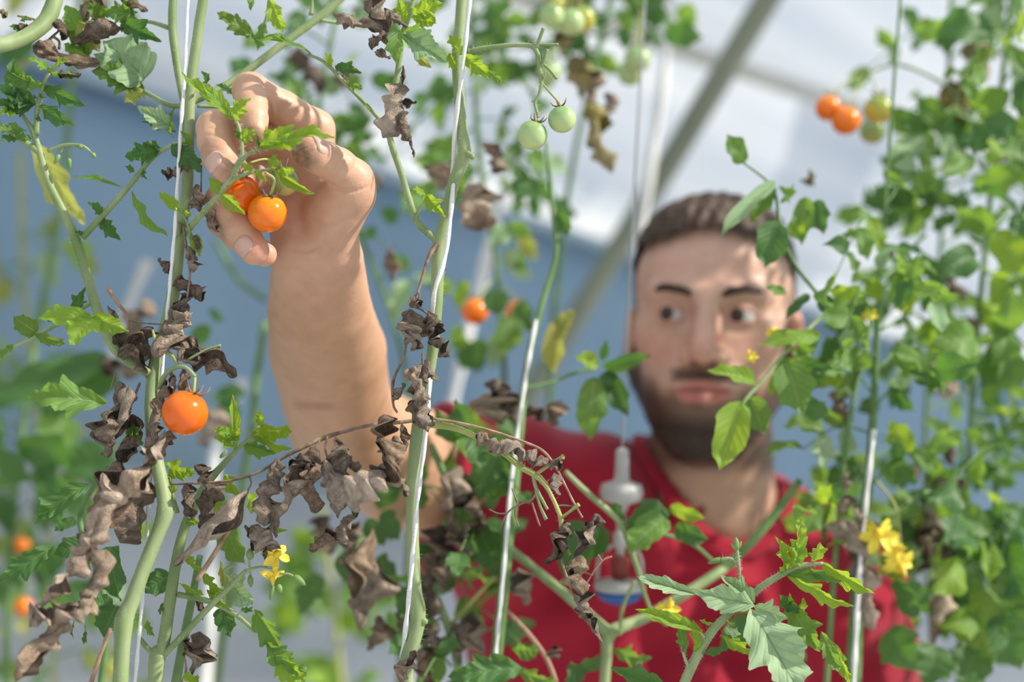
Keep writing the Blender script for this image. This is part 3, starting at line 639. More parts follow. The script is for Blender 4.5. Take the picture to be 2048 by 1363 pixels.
# ------------------------------------------------------------------ leaves: a small library of real leaf surfaces
def with_uv(me, uv):
    l = me.uv_layers.new(name='UVMap'); li = np.zeros(len(me.loops), int); me.loops.foreach_get('vertex_index', li)
    l.data.foreach_set('uv', np.asarray(uv)[li].ravel())
def grid_faces(nu, nv): return [(i * nv + j, i * nv + j + 1, (i + 1) * nv + j + 1, (i + 1) * nv + j) for i in range(nu - 1) for j in range(nv - 1)]
def green_leaf(name, seed, nu, nv, lobes, depth, bend, fold, ruffle, pw=0.75, heart=0.0):
    """A tomato leaflet of length 1 (along +Y), width 1, upper side +Z."""
    r = np.random.RandomState(seed); ph = r.rand(6) * 6.28; V = []; UV = []; mid = []
    y = z = 0.0; us = np.linspace(0, 1, nu)
    for i, u in enumerate(us):
        if i:
            a = bend * (u - .35) + .18 * math.sin(ph[5] + u * 5); y += (us[1]) * math.cos(a); z -= us[1] * math.sin(a)
        mid.append((y, z))
    mid = np.array(mid); tip = mid[-1]; ln = np.hypot(*tip); ca, sa = tip[0] / ln, tip[1] / ln
    mid = np.stack([(mid[:, 0] * ca + mid[:, 1] * sa) / ln, (-mid[:, 0] * sa + mid[:, 1] * ca) / ln], 1)
    for i, u in enumerate(us):
        wd = .5 * max(0.012, math.sin(math.pi * min(1, u ** pw)) ** .85) * (1 - .1 * u)
        def lobe(q):
            n_ = int(q); f = q - n_; a = .55 + .45 * math.sin(n_ * 2.7 + ph[3]); f = f / .66 if f < .66 else (1 - f) / .34
            return a * (f * f * (3 - 2 * f)) + .18 * abs(math.sin(q * 9.4 + ph[4]))
        for j in range(nv):
            v = 2 * j / (nv - 1) - 1; sv = lobe(u * lobes + .2 * math.sin(ph[4] + 3 * u)) if v > 0 else lobe(7.4 + u * lobes + .2 * math.sin(ph[3] + 4 * u))
            e = abs(v); x = v * wd * (1 - depth * .55 + depth * sv * e ** 1.5)
            yy = mid[i, 0] + e ** 1.2 * wd * (.32 + .25 * depth * (sv - .5)) * (1 - u ** 4) - heart * e * wd * (1 - u) ** 3
            zz = mid[i, 1] + fold * e * wd - .25 * fold * e * e * wd + ruffle * e ** 1.6 * math.sin(u * 11 + ph[0] + (ph[1] if v > 0 else 0)) * .12 + ruffle * .05 * e * math.sin(u * lobes * 6.28 + ph[2])
            V.append((x, yy, zz)); UV.append((u, .5 + .5 * v))
    me = mesh(name, V, grid_faces(nu, nv)); with_uv(me, UV); return me
def dried_leaf(name, seed, nu=40, nv=15, roll=5.0, twist=2.0, crumple=0.35, wob=0.16):
    """A withered leaflet rolled up around its midrib, twisted and crumpled; length 1 along +Y, about 1 across."""
    r = np.random.RandomState(seed); ph = r.rand(12) * 6.28; V = []; UV = []
    us = np.linspace(0, 1, nu); kx = r.uniform(2, 5, 8) * r.choice([-1, 1], 8); ku = r.uniform(6, 30, 8); kp = r.rand(8) * 6.28; ka = 1 / (1 + .09 * ku)
    ax_ = np.stack([wob * (np.sin(us * 4 + ph[0]) * np.sin(us * math.pi)) + wob * .4 * np.sin(us * 11 + ph[1]) * np.sin(us * math.pi), us, wob * np.sin(us * 3.5 + ph[2]) * np.sin(us * math.pi)], 1)
    for i, u in enumerate(us):
        pr = .47 * max(.05, math.sin(math.pi * u ** .85) ** .6) * (1 + .30 * math.sin(u * 8 + ph[3]) + .16 * math.sin(u * 17 + ph[4]))
        for j in range(nv):
            v = 2 * j / (nv - 1) - 1; a = v * roll * .5 * (1 + .3 * math.sin(u * 6 + ph[5])) + twist * u + ph[6] + .6 * math.sin(u * 9 + ph[11])
            nz = float(np.sum(ka * np.sin(kx * v * 2 + ku * u + kp)))
            rr = pr * (.42 + .58 * abs(v) ** .8) * max(.2, 1 + crumple * .62 * nz + .12 * abs(v) ** 3 * math.sin(u * 27 + ph[9]))
            V.append((ax_[i, 0] + rr * math.cos(a), ax_[i, 1] + .045 * crumple * math.sin(6 * v + 19 * u + ph[10]) * (1 - abs(2 * u - 1)), ax_[i, 2] + rr * math.sin(a))); UV.append((u, .5 + .5 * v))
    me = mesh(name, V, grid_faces(nu, nv)); with_uv(me, UV); return me
HI = [green_leaf('leaflet_shape', 10 + k, 46, 9, 3.4 + .8 * (k % 3), .58, [.5, .9, 1.3, -.6][k % 4], [.25, .45, .15, .6, .3, .5][k % 6], .55 + .25 * (k % 3), .72) for k in range(8)]
NARROW = [green_leaf('narrow_leaflet_shape', 40 + k, 34, 7, 3.5, .45, [.8, 1.4, -.9][k % 3], .75, .8, .8) for k in range(4)]
WIDE = [green_leaf('wide_leaflet_shape', 60 + k, 40, 9, 4, .28, [.7, 1.1, .4][k % 3], .3, .6, .62, .5) for k in range(4)]
LO = [green_leaf('soft_leaflet_shape', 80 + k, 18, 7, 2.4, .30, [.5, 1.0, 1.4, -.5][k % 4], [.2, .4, .55][k % 3], .6, .66, .3) for k in range(8)]
DRYS = [dried_leaf('dried_leaf_shape', 100 + k, roll=[4.6, 5.8, 4.0, 6.6][k % 4], twist=[1.2, 2.4, -2.0, .6, -3][k % 5], crumple=.30 + .07 * (k % 3), wob=[.10, .2, .26][k % 3]) for k in range(14)]
PETAL = [green_leaf('petal_shape', 120 + k, 10, 5, 1, 0.0, .9, .35, .12, .7) for k in range(3)]
SHAPES = {'T': PETAL, 'H': HI, 'N': NARROW, 'W': WIDE, 'L': LO, 'X': DRYS}
def frame(b, t, roll):
    b, t = np.asarray(b, float), np.asarray(t, float); y = t - b; ln = np.linalg.norm(y); y /= ln
    n = -FW - y * y.dot(-FW)
    if np.linalg.norm(n) < 1e-3: n = UP.copy()
    n /= np.linalg.norm(n); x = np.cross(y, n); a = math.radians(roll)
    n2 = n * math.cos(a) + x * math.sin(a); x2 = np.cross(y, n2); return x2, y, n2, ln
COUNT = {}
def lay(name, b, t, width, mat, shape, roll=0, root=None, k=None, zs=1.0, parent=None):
    x, y, n, ln = frame(b, t, roll)
    COUNT[shape] = COUNT.get(shape, 0) + 1; lib = SHAPES[shape]; me = lib[(COUNT[shape] * 5 + 3 if k is None else k) % len(lib)]
    o = put(name, me, None, mat); s = zs * (.5 * width + .5 * min(ln, width * 2))
    m = np.eye(4); m[:3, 0] = x * width; m[:3, 1] = y * ln; m[:3, 2] = n * s; m[:3, 3] = b
    p = parent or root
    o.parent = p; loc = np.array(root.location)
    o.matrix_parent_inverse = Matrix.Identity(4); m[:3, 3] -= (loc if parent is None else 0 * loc)
    o.matrix_local = Matrix(m.tolist()); return o
class Vine:
    def __init__(s, label, base, group=None, d=0.93, cat='plant', name='tomato_vine'):
        w_ = P(base[0], base[1], base[2]); s.floor = np.array([w_[0], w_[1], 0.0]); s.d = d
        s.root = thing(name, label, cat, s.floor, group)
    def stem(s, pts, mat=None, sides=12, name='stem', down=False, n=None, hairs=0, seed=0):
        """pts: (px, py, depth, radius px); down=True carries the lower end straight down into the soil."""
        w3 = [np.append(P(a, b, c), PX(r, c)) for a, b, c, r in pts]; sp = spline(np.array(w3), n or 6 * (len(pts) - 1) + 1)
        if down:
            e = sp[-1]; f = np.append(s.floor, e[3] * 1.25); mid_ = e * .5 + f * .5
            mid_[:2] = e[:2] * .6 + f[:2] * .4; sp = np.vstack([sp, mid_, f])
        o = under(put(name, tube_mesh(name, sp[:, :3], sp[:, 3], sides, True, .05, seed), None, mat or STEM), s.root)
        if hairs:
            r = np.random.RandomState(seed + 7); q = sp[:6 * (len(pts) - 1)]; Vh = []; Fh = []
            for k in range(hairs):
                i = r.randint(0, len(q) - 1); f = r.rand(); c = q[i] * (1 - f) + q[i + 1] * f; tdir = q[i + 1, :3] - q[i, :3]; tdir /= np.linalg.norm(tdir)
                u = r.normal(size=3); u -= tdir * u.dot(tdir); u /= np.linalg.norm(u); sd_ = np.cross(tdir, u) * .00009
                p0 = c[:3] + u * c[3] * .95; p1 = p0 + (u + .3 * r.normal(size=3)) * (.0012 + .0016 * r.rand()); kk = len(Vh)
                Vh += [p0 - sd_, p0 + sd_, p1, p0 + tdir * .0001]; Fh += [(kk, kk + 1, kk + 2), (kk + 1, kk + 3, kk + 2), (kk + 3, kk, kk + 2)]
            ho = under(put('stem_hair', mesh('stem_hair', Vh, Fh), None, HAIRM), s.root); ho.parent = o; ho['kind'] = 'stuff'; ho.matrix_parent_inverse = Matrix.Identity(4)
        return o
    def leaves(s, rows, name='leaf', shape='H', parent=None):
        """rows: (base x, base y, tip x, tip y, width px, kind[, roll[, depth base[, depth tip[, shape]]]])"""
        for q in rows:
            x0, y0, x1, y1, wd, kd = q[:6]; roll = q[6] if len(q) > 6 else 20; d0 = q[7] if len(q) > 7 else s.d; d1 = q[8] if len(q) > 8 else d0 - .012
            lay(name, P(x0, y0, d0), P(x1, y1, d1), PX(wd, d0), LEAF[kd], q[9] if len(q) > 9 else shape, roll, s.root, parent=parent)
    def dry(s, rows, mat=None, d=None):
        for q in rows:
            x0, y0, x1, y1, wd = q[:5]; d0 = q[5] if len(q) > 5 else (d or s.d); d1 = q[6] if len(q) > 6 else d0 - .006; mt = q[7] if len(q) > 7 else (mat or DRY)
            lay('dried_leaf', P(x0, y0, d0), P(x1, y1, d1), PX(wd, d0) * 1.05, mt, 'X', (x0 * 7 + y0 * 13) % 360, s.root)
    def compound(s, b, t, r, pairs=3, size=60, kinds='MMFD', droop=.18, seed=0, shape='L', mat=None, wr=.62):
        """A compound leaf from b to t (px, py, depth): a stalk with pairs of leaflets and one at its end."""
        rg = np.random.RandomState(seed); B, T = P(*b), P(*t); ln = np.linalg.norm(T - B); M_ = (B + T) / 2 + np.array([0, 0, ln * droop])
        sp = spline([B, M_, T], 11); px = PX(1, b[2])
        st = under(put('leaf', tube_mesh('leaf_stalk', sp, np.linspace(r, r * .5, 11) * px, 6), None, mat or STEMD), s.root)
        ax_ = (T - B) / ln; side = np.cross(ax_, -FW); side /= np.linalg.norm(side) + 1e-9
        def one(c, dv, L_):
            dv = dv / np.linalg.norm(dv); kd = kinds[rg.randint(len(kinds))]
            lay('leaflet', c, c + dv * L_, L_ * wr * (.85 + .35 * rg.rand()), LEAF[kd], shape, rg.normal() * 42, s.root, k=rg.randint(99), parent=st)
        for i in range(pairs):
            c = sp[min(10, 3 + int(7 * (i + .3) / max(pairs, 1)))]
            for q in (-1, 1):
                one(c, side * q + ax_ * (.35 + .3 * rg.rand()) + np.array([0, 0, -.45]) + rg.normal(size=3) * .28, size * px * (.65 + .5 * rg.rand()))
        one(sp[-1], ax_ + np.array([0, 0, -.3]) + rg.normal(size=3) * .15, size * px * (1.0 + .3 * rg.rand()))
        for a in st.children: a.matrix_parent_inverse = Matrix.Identity(4)
        return st
    def flower(s, x, y, d, r, face, seed=0, petals=6, bud=False):
        """A yellow tomato flower: petals swept back from a cone of stamens; face = (right, up, towards the lens)."""
        c = P(x, y, d); a = np.array(face, float); a /= np.linalg.norm(a); A = RT * a[0] + UP * a[1] - FW * a[2]; R_ = PX(r, d)
        u = np.cross(A, [.2, .3, .9]); u /= np.linalg.norm(u); v = np.cross(A, u)
        sp = np.array([c - A * R_ * .1, c + A * R_ * .35, c + A * R_ * .8]); cone = under(put('flower', tube_mesh('stamen_cone', spline(sp, 6), np.array([.20, .24, .22, .16, .10, .04]) * R_, 8), None, FLOWD), s.root)
        for k in range(petals):
            g_ = 2 * math.pi * k / petals + seed; d_ = u * math.cos(g_) + v * math.sin(g_)
            o = lay('petal', c, c + (d_ * .95 - A * (.25 + .3 * ((k * 7 + seed) % 3) / 3)) * R_, R_ * .50, FLOW, 'T', 25 * math.sin(k * 2.2), s.root, k=k, parent=cone)
        return cone
FLOW = noisy_mat('petal_yellow', (0.80, 0.60, 0.03), (0.88, 0.72, 0.08), 30, 0.5, 0.1)
FLOWD = noisy_mat('stamen_yellow', (0.72, 0.48, 0.03), (0.82, 0.60, 0.05), 30, 0.5, 0.1)
SEPAL = noisy_mat('sepal_green', (0.12, 0.22, 0.06), (0.22, 0.34, 0.10), 80, 0.6, 0.2)

def tomato(x, y, d, r, kind, label, stalk=None, up=(0, 1, 0), group=None, dry=True, seed=0):
    """A cherry tomato centred at a pixel: fruit, calyx and stalk; up = fruit axis (right, up, towards the lens)."""
    c = P(x, y, d); R_ = PX(r, d); a = np.array(up, float); a /= np.linalg.norm(a); A = RT * a[0] + UP * a[1] - FW * a[2]
    t = thing('cherry_tomato', label, 'tomato', c, group); u = np.cross(A, [.3, .9, .1]); u /= np.linalg.norm(u); v = np.cross(u, A)
    nu, nv = 32, 22; V = []
    for i in range(nv + 1):
        th = math.pi * i / nv
        for k in range(nu):
            g_ = 2 * math.pi * k / nu; z_ = math.cos(th) * .98 - .10 * math.exp(-(th / .28) ** 2); q = math.sin(th) * (1 + .008 * math.cos(5 * g_ + seed))
            V.append((q * math.cos(g_) * R_, q * math.sin(g_) * R_, z_ * R_))
    F = [(i * nu + k, (i + 1) * nu + k, (i + 1) * nu + (k + 1) % nu, i * nu + (k + 1) % nu) for i in range(nv) for k in range(nu)]
    f = put('fruit', mesh('fruit', V, F), t, FR[kind]); m = np.eye(4); m[:3, 0] = u; m[:3, 1] = v; m[:3, 2] = A; f.matrix_local = Matrix(m.tolist())
    parts = []; rg = np.random.RandomState(seed + 1); top = c + A * R_ * .90
    cal = []
    for k in range(5):
        g_ = 2 * math.pi * k / 5 + seed; d_ = u * math.cos(g_) + v * math.sin(g_)
        p = [top, top + d_ * R_ * .25 + A * R_ * .06, top + d_ * R_ * .48 + A * R_ * (.12 + .22 * rg.rand()), top + d_ * R_ * (.5 + .2 * rg.rand()) + A * R_ * (.30 + .3 * rg.rand())]
        cal.append((p, np.array([.075, .07, .05, .015]) * R_))
    V = []; F = []
    for p, rr in cal:
        me = tube_mesh('s', spline(p, 7), np.interp(np.linspace(0, 1, 7), [0, .33, .66, 1], rr), 5); k = len(V)
        V += [tuple(q.co) for q in me.vertices]; F += [tuple(i + k for i in pl.vertices) for pl in me.polygons]; bpy.data.meshes.remove(me)
    under(put('calyx', mesh('calyx', V, F), None, TWIG if dry else SEPAL), t)
    if stalk:
        pts = [top - A * R_ * .05] + [P(*q) for q in stalk]; sp = spline(pts, 5 * len(pts)); under(put('stalk', tube_mesh('stalk', sp, np.linspace(.085, .075, len(sp)) * R_, 7, True, .1), None, STEMY if dry else STEM), t)
    return t
def string_line(label, pts, r, mat=None, name='support_string', up=True, down=True):
    """A hanging twine: pts (px, py, depth); carried on upwards out of the frame and down to the soil."""
    w3 = [P(*q) for q in pts]; top = w3[0] + np.array([0, 0, .55]); bot = w3[-1].copy(); bot[2] = 0.0
    sp = spline(w3, 8 * (len(w3) - 1) + 1); sp = np.vstack(([top] if up else []) + [sp] + ([bot] if down else []))
    al = np.concatenate([[0], np.cumsum(np.linalg.norm(np.diff(sp, axis=0), axis=1))]); q = np.stack([np.interp(np.linspace(0, al[-1], 420), al, sp[:, c]) for c in range(3)], 1); me = tube_mesh(name, q, r, 10, False); co = np.zeros(4200 * 3); me.vertices.foreach_get('co', co); co = co.reshape(420, 10, 3)
    arc = np.concatenate([[0], np.cumsum(np.linalg.norm(np.diff(q, axis=0), axis=1))]); k = np.arange(10) * .6283
    f = 1 + .20 * np.cos(2 * k[None, :] - arc[:, None] / (r * 2.6)) + .05 * np.random.RandomState(len(label)).randn(420, 10)     # two twisted plies
    co = q[:, None, :] + (co - q[:, None, :]) * f[:, :, None]; me.vertices.foreach_set('co', co.ravel()); me.update()
    o = put(name, me, None, mat or STRING); tag(o, label, 'string'); return o
# ------------------------------------------------------------------ left vine, in focus
A_ = Vine('tomato vine with brown dried leaves and a green side shoot over the hand', (240, 1363, .875), d=.935)
S = A_.stem
S([(409, -20, .94, 10), (391, 100, .94, 10.5), (381, 190, .938, 10.5), (377, 300, .936, 11), (374, 380, .935, 11.5), (362, 460, .934, 11), (350, 560, .932, 13), (336, 640, .93, 14), (312, 720, .925, 13), (302, 800, .92, 13), (306, 880, .91, 13), (327, 985, .897, 15), (331, 1020, .893, 18), (318, 1060, .89, 15), (290, 1130, .884, 15), (262, 1205, .879, 16), (248, 1240, .877, 19), (244, 1300, .875, 16), (240, 1375, .873, 16)], down=True, hairs=500, seed=1)
S([(347, -20, .955, 8), (345, 55, .953, 8.5), (356, 140, .950, 8), (366, 200, .945, 6), (374, 240, .942, 5)], hairs=120, seed=2)
S([(700, -18, .985, 7), (640, 33, .98, 8), (560, 92, .97, 8), (480, 152, .96, 8), (415, 190, .945, 7), (383, 205, .940, 6)], hairs=160, seed=3)
S([(640, 40, .98, 4.5), (672, 45, .985, 3.5)])
S([(622, 30, .98, 5), (625, 5, .98, 2), (622, -8, .98, 1)])
S([(75, 290, .935, 7), (100, 370, .935, 8), (140, 450, .935, 9), (165, 520, .933, 10), (190, 605, .93, 10.5), (215, 670, .926, 11), (245, 710, .925, 12), (300, 748, .922, 11)], hairs=220, seed=4)
S([(78, 300, .935, 6.5), (66, 262, .935, 6), (52, 240, .935, 4), (40, 220, .935, 3.5), (28, 190, .936, 2.5)], name='leaf_stalk')
S([(72, 270, .935, 6), (76, 210, .934, 5), (86, 175, .933, 4), (98, 146, .932, 3.5)], name='leaf_stalk', hairs=60, seed=5)
S([(-15, 240, .93, 6), (30, 270, .932, 6), (78, 303, .935, 7)], name='leaf_stalk')
S([(165, 475, .933, 7), (215, 420, .932, 6.5), (260, 370, .931, 5.5), (305, 315, .930, 5), (345, 290, .929, 4), (368, 285, .932, 3)], name='leaf_stalk', hairs=80, seed=6)
S([(96, 302, .935, 4), (130, 290, .934, 3.5), (163, 291, .933, 3), (180, 302, .932, 2)], name='truss')
S([(375, 212, .94, 5), (340, 210, .945, 5), (312, 196, .948, 4.5), (288, 182, .95, 4)], name='leaf_stalk')
S([(338, 56, .955, 5), (310, 46, .955, 4), (280, 40, .955, 3), (248, 25, .956, 2.5)], name='leaf_stalk')
S([(395, 212, .94, 4), (430, 213, .945, 4), (470, 216, .955, 3.5)], name='leaf_stalk')
# the side shoot at the held fruit
S([(366, 472, .934, 7), (395, 437, .918, 6.5), (420, 410, .905, 6.5), (450, 372, .895, 6.5), (478, 325, .888, 6), (485, 312, .887, 4)], name='shoot', hairs=160, seed=7)
S([(484, 315, .887, 4), (484, 290, .886, 3.6), (478, 255, .886, 3.2), (466, 230, .888, 3)], name='leaf_stalk', hairs=60, seed=8)
S([(480, 322, .887, 5), (500, 306, .884, 4), (525, 294, .881, 3.5), (562, 281, .878, 2.5)], name='leaf_stalk', hairs=70, seed=9)
S([(454, 370, .894, 4.5), (478, 353, .889, 4), (512, 343, .885, 3.2), (548, 337, .883, 2.4)], name='leaf_stalk', hairs=60, seed=10)
S([(352, 470, .93, 9), (356, 445, .928, 8.5)], name='pruned_stub')
S([(383, 470, .925, 2.4), (372, 440, .92, 2.2), (362, 425, .918, 2)], name='leaf_stalk')
A_.leaves([
 (42, 232, 26, 116, 60, 'D', 10), (92, 172, 12, 140, 34, 'M', -30), (96, 145, 56, 116, 24, 'F', 60), (96, 146, 136, 118, 30, 'F', -50), (102, 146, 152, 148, 20, 'M', 60),
 (86, 172, 172, 211, 38, 'D', 15), (78, 212, 150, 252, 36, 'D', 10), (72, 208, 2, 186, 44, 'D', 20), (68, 212, 16, 206, 40, 'D', -15), (46, 228, -6, 232, 30, 'F', 30), (40, 225, -4, 200, 34, 'D', 20),
 (52, 262, -4, 258, 30, 'M', 40), (62, 278, 26, 272, 20, 'M', 0), (78, 190, 92, 195, 9, 'D'), (74, 195, 66, 190, 8, 'D'), (74, 232, 84, 242, 14, 'D'), (40, 275, 0, 282, 26, 'D', 30),
 (245, 44, 320, 81, 46, 'D', 10, .955), (268, 28, 204, 22, 42, 'M', -20, .955), (208, 42, 176, 4, 40, 'S', 10, .955), (250, 40, 262, -6, 36, 'M', 20, .96),
 (196, 48, 150, 70, 30, 'Y', 20, .96), (160, 70, 132, 10, 54, 'M', 20, .965), (190, 15, 170, -20, 40, 'Y', 10, .965), (230, 60, 180, 80, 38, 'M', 30, .96),
 (182, 108, 128, 62, 44, 'S', 20, .965), (180, 112, 128, 88, 40, 'M', -20, .965), (200, 100, 172, 70, 30, 'Y', 20, .965),
 (290, 182, 250, 206, 44, 'Y', 20, .952), (288, 178, 184, 140, 58, 'S', 10, .955), (285, 168, 215, 170, 52, 'S', 40, .957), (352, 258, 274, 212, 44, 'P', 0, .945), (352, 262, 282, 243, 26, 'D', 40, .950),
 (350, 215, 346, 275, 20, 'M', 60, .945),
 (316, 300, 250, 313, 44, 'D', -10, .93), (322, 296, 288, 288, 22, 'D', 40, .932), (346, 288, 406, 342, 46, 'D', 0, .928), (378, 290, 362, 262, 20, 'M', 40, .93),
 (246, 375, 150, 354, 18, 'M', 60, .931, .925, 'N'), (265, 382, 336, 471, 30, 'M', 30, .931, .925, 'N'), (208, 430, 176, 404, 22, 'D', 30), (202, 437, 242, 480, 32, 'D', 10), (270, 343, 250, 332, 14, 'D'), (288, 340, 294, 358, 14, 'D'), (166, 468, 150, 462, 10, 'D'),
 (75, 292, 172, 446, 66, 'Y', 20, 1.04, 1.06, 'W'), (362, 425, 318, 384, 26, 'F', 20, .918, .914), (366, 420, 384, 432, 14, 'F', 20, .918), (386, 470, 400, 512, 26, 'F', -20, .925, .92, 'W'),
 (400, 180, 376, 160, 30, 'Y', 30, .935), (412, 172, 404, 142, 22, 'D', 60, .935), (470, 192, 430, 168, 20, 'D', 40, .95),
 # on the shoot over the hand
 (467, 234, 364, 147, 34, 'F', 40, .888, .905, 'N'), (466, 238, 408, 172, 38, 'F', 25, .888, .895), (472, 243, 499, 196, 36, 'F', -15, .886, .88), (480, 274, 513, 263, 28, 'F', 10, .885, .88), (478, 276, 470, 258, 12, 'D', 40, .886), (484, 278, 494, 285, 10, 'F', 0, .885),
 (522, 296, 668, 273, 44, 'F', -40, .881, .876), (518, 298, 590, 250, 40, 'F', 10, .881, .872), (545, 288, 600, 288, 26, 'F', 60, .88, .875), (530, 284, 532, 250, 12, 'F', 40, .88), (515, 296, 512, 268, 10, 'D', 60, .882),
 (546, 338, 628, 388, 24, 'F', 30, .883, .878, 'N'), (545, 338, 552, 308, 26, 'F', 0, .883, .88), (556, 342, 590, 340, 22, 'F', 30, .882), (488, 327, 508, 344, 16, 'F', 10, .886), (512, 344, 536, 362, 14, 'F', 10, .885),
 (440, 388, 418, 354, 26, 'F', 20, .897, .89), (442, 388, 491, 428, 32, 'F', 10, .895, .885)])
lay('leaf', P(289, 158, .953), P(207, 80, .945), PX(112, .95), LEAF['P'], 'W', 18, A_.root, k=1)
lay('leaf', P(287, 160, .952), P(186, 108, .948), PX(70, .95), LEAF['P'], 'W', -12, A_.root, k=2)
# the drooping bud cluster
for x0, y0, x1, y1 in [(130, 290, 108, 328), (138, 292, 139, 340), (150, 293, 166, 294), (175, 296, 192, 316)]:
    c = [P(x0, y0, .934), P(x0 * .5 + x1 * .5, y0 * .5 + y1 * .5, .933)]; under(put('bud_stalk', tube_mesh('bud_stalk', spline(c, 4), PX(1.6, .93), 6), None, STEM), A_.root)
    q = spline([c[1], P(x1, y1, .932)], 8); under(put('flower_bud', tube_mesh('flower_bud', q, np.array([2, 4.2, 5, 5, 4.5, 3.5, 2.4, .6]) * PX(1, .93), 7), None, SEPAL), A_.root)
# dried leaves and twigs on the left vine
A_.dry([(66, 92, 200, 127, 30, .945, .94, DRYL), (145, 84, 248, 56, 32, .95), (110, 38, 134, 72, 26, .95), (118, 146, 160, 150, 16, .932), (240, -4, 296, 22, 24, .955, .955, DRYL), (160, 18, 215, 14, 26, .96),
 (352, 345, 322, 342, 18, .93), (376, 330, 348, 352, 16, .928), (392, 368, 402, 432, 26, .925), (402, 420, 430, 452, 20, .92, .915, DRYL), (412, 440, 440, 462, 16, .918, .915, DRYL),
 (376, 492, 386, 545, 24, .925), (392, 470, 396, 500, 12, .922), (338, 548, 316, 516, 16, .93), (364, 548, 402, 602, 36, .924), (366, 586, 374, 632, 30, .924), (342, 618, 382, 652, 34, .92, .915, DRYL), (374, 626, 330, 684, 50, .915, .91, DRYL), (330, 640, 360, 700, 40, .915),
 (308, 682, 400, 722, 44, .905), (360, 700, 474, 752, 34, .902, .9), (296, 652, 290, 712, 34, .917), (226, 664, 292, 732, 44, .915), (258, 690, 296, 745, 30, .918), (215, 610, 240, 650, 8, .92, .92, DRYL),
 (240, 762, 216, 862, 34, .905), (258, 772, 222, 890, 36, .902), (226, 828, 214, 915, 46, .9), (266, 828, 240, 925, 40, .9), (332, 758, 290, 884, 18, .908, .9, DRYL), (342, 742, 347, 790, 22, .905, .9, DRYL), (310, 838, 298, 915, 30, .9), (340, 860, 322, 915, 24, .895, .89, DRYL), (330, 770, 312, 830, 18, .90, .9, DRYL), (366, 735, 372, 800, 14, .9, .9, DRYL)])
A_.dry([(300, 930, 165, 1092, 58, .868, .85), (330, 860, 282, 950, 34, .872), (205, 945, 206, 1078, 36, .862), (255, 965, 176, 1082, 50, .868), (218, 1070, 130, 1150, 50, .855, .845), (213, 1098, 165, 1205, 42, .852), (138, 1145, 72, 1216, 36, .845), (182, 1185, 112, 1245, 60, .845), (112, 1220, 58, 1252, 40, .842), (130, 1235, 30, 1362, 46, .842, .835)], DRYL)
A_.dry([(302, 965, 240, 1085, 56, .90), (240, 920, 190, 1010, 46, .895), (195, 1095, 150, 1130, 30, .87)], DRY)
S([(214, 574, .915, 4.5), (236, 606, .917, 4), (254, 632, .92, 3), (258, 668, .922, 2.5)], TWIGT, 7, 'dried_stalk')
S([(258, 640, .92, 2), (285, 645, .918, 1.6), (322, 648, .915, 1.6)], TWIG, 6, 'dried_stalk')
S([(305, 330 + 330, .91, 2), (316, 690, .905, 5), (345, 712, .90, 4), (358, 735, .898, 3)], STEMY, 8, 'leaf_stalk')
S([(318, 775, .908, 5), (330, 750, .9, 5), (350, 735, .895, 4.5), (372, 735, .892, 4), (390, 752, .888, 4)], STEM, 8, 'truss')
S([(375, 720, .9, 3), (410, 700, .9, 2.5), (442, 690, .9, 3)], STEM, 7, 'truss')
S([(280, 765, .91, 3), (262, 810, .905, 2.6), (250, 850, .903, 2.4)], TWIG, 6, 'dried_stalk')
S([(232, 745, .91, 1.8), (222, 775, .908, 1.6)], TWIG, 6, 'dried_stalk')
S([(366, 450, .928, 2.4), (372, 490, .925, 3.4), (380, 540, .922, 2.8), (374, 600, .92, 2.4)], TWIG, 6, 'dried_stalk')
S([(403, 330, .93, 1.5), (402, 395, .925, 2)], TWIG, 6, 'dried_stalk')
S([(120, 60, .95, 2), (104, 74, .95, 3), (86, 92, .947, 2.5)], TWIG, 6, 'dried_stalk'); S([(104, 72, .95, 3), (118, 82, .95, 2.6), (118, 98, .948, 3)], TWIG, 6, 'dried_stalk')
# leaves of the left vine around its lower bend
S([(188, 602, .93, 4), (150, 625, .926, 4), (100, 657, .922, 4), (40, 688, .918, 3.5), (-10, 712, .915, 3)], name='leaf_stalk', hairs=60, seed=12)
A_.leaves([(193, 633, 76, 636, 50, 'F', 25, .905, .89), (190, 634, 140, 692, 60, 'F', 10, .905, .885, 'W'), (194, 634, 257, 662, 42, 'F', 10, .905, .9, 'W'), (150, 618, 169, 576, 28, 'D', 20, .926), (132, 628, 94, 640, 22, 'D', 30, .924), (72, 664, 26, 632, 44, 'S', 0, .92, .915, 'W'), (68, 668, 132, 688, 26, 'S', 10, .92), (28, 690, -10, 722, 22, 'M', 20, .918),
 (214, 806, 55, 790, 72, 'M', 12, .89, .875), (262, 845, 285, 890, 34, 'M', 20, .905, .9), (268, 850, 250, 905, 24, 'F', 30, .905)])

# ------------------------------------------------------------------ thick pale stem in the corner at the top left
v = Vine('thick smooth green vine stem curving through the top left corner', (-160, 1363, .90), d=.92)
v.stem([(115, -30, .955, 15), (108, 5, .95, 16), (92, 42, .945, 17), (58, 70, .935, 16), (20, 86, .925, 15), (-30, 100, .915, 15), (-120, 160, .905, 15)], down=True, sides=16)
v.stem([(80, 45, .945, 2), (60, 36, .945, 2.5), (35, 32, .945, 2)], TWIGT, 6, 'dried_stalk'); v.dry([(36, 60, 56, 50, 16, .94), (14, 34, -6, 18, 16, .945, .945, DRYY)]); v.leaves([(45, 62, 18, 52, 14, 'D', 20, .94), (42, 40, 62, 40, 12, 'D', 0, .94)])

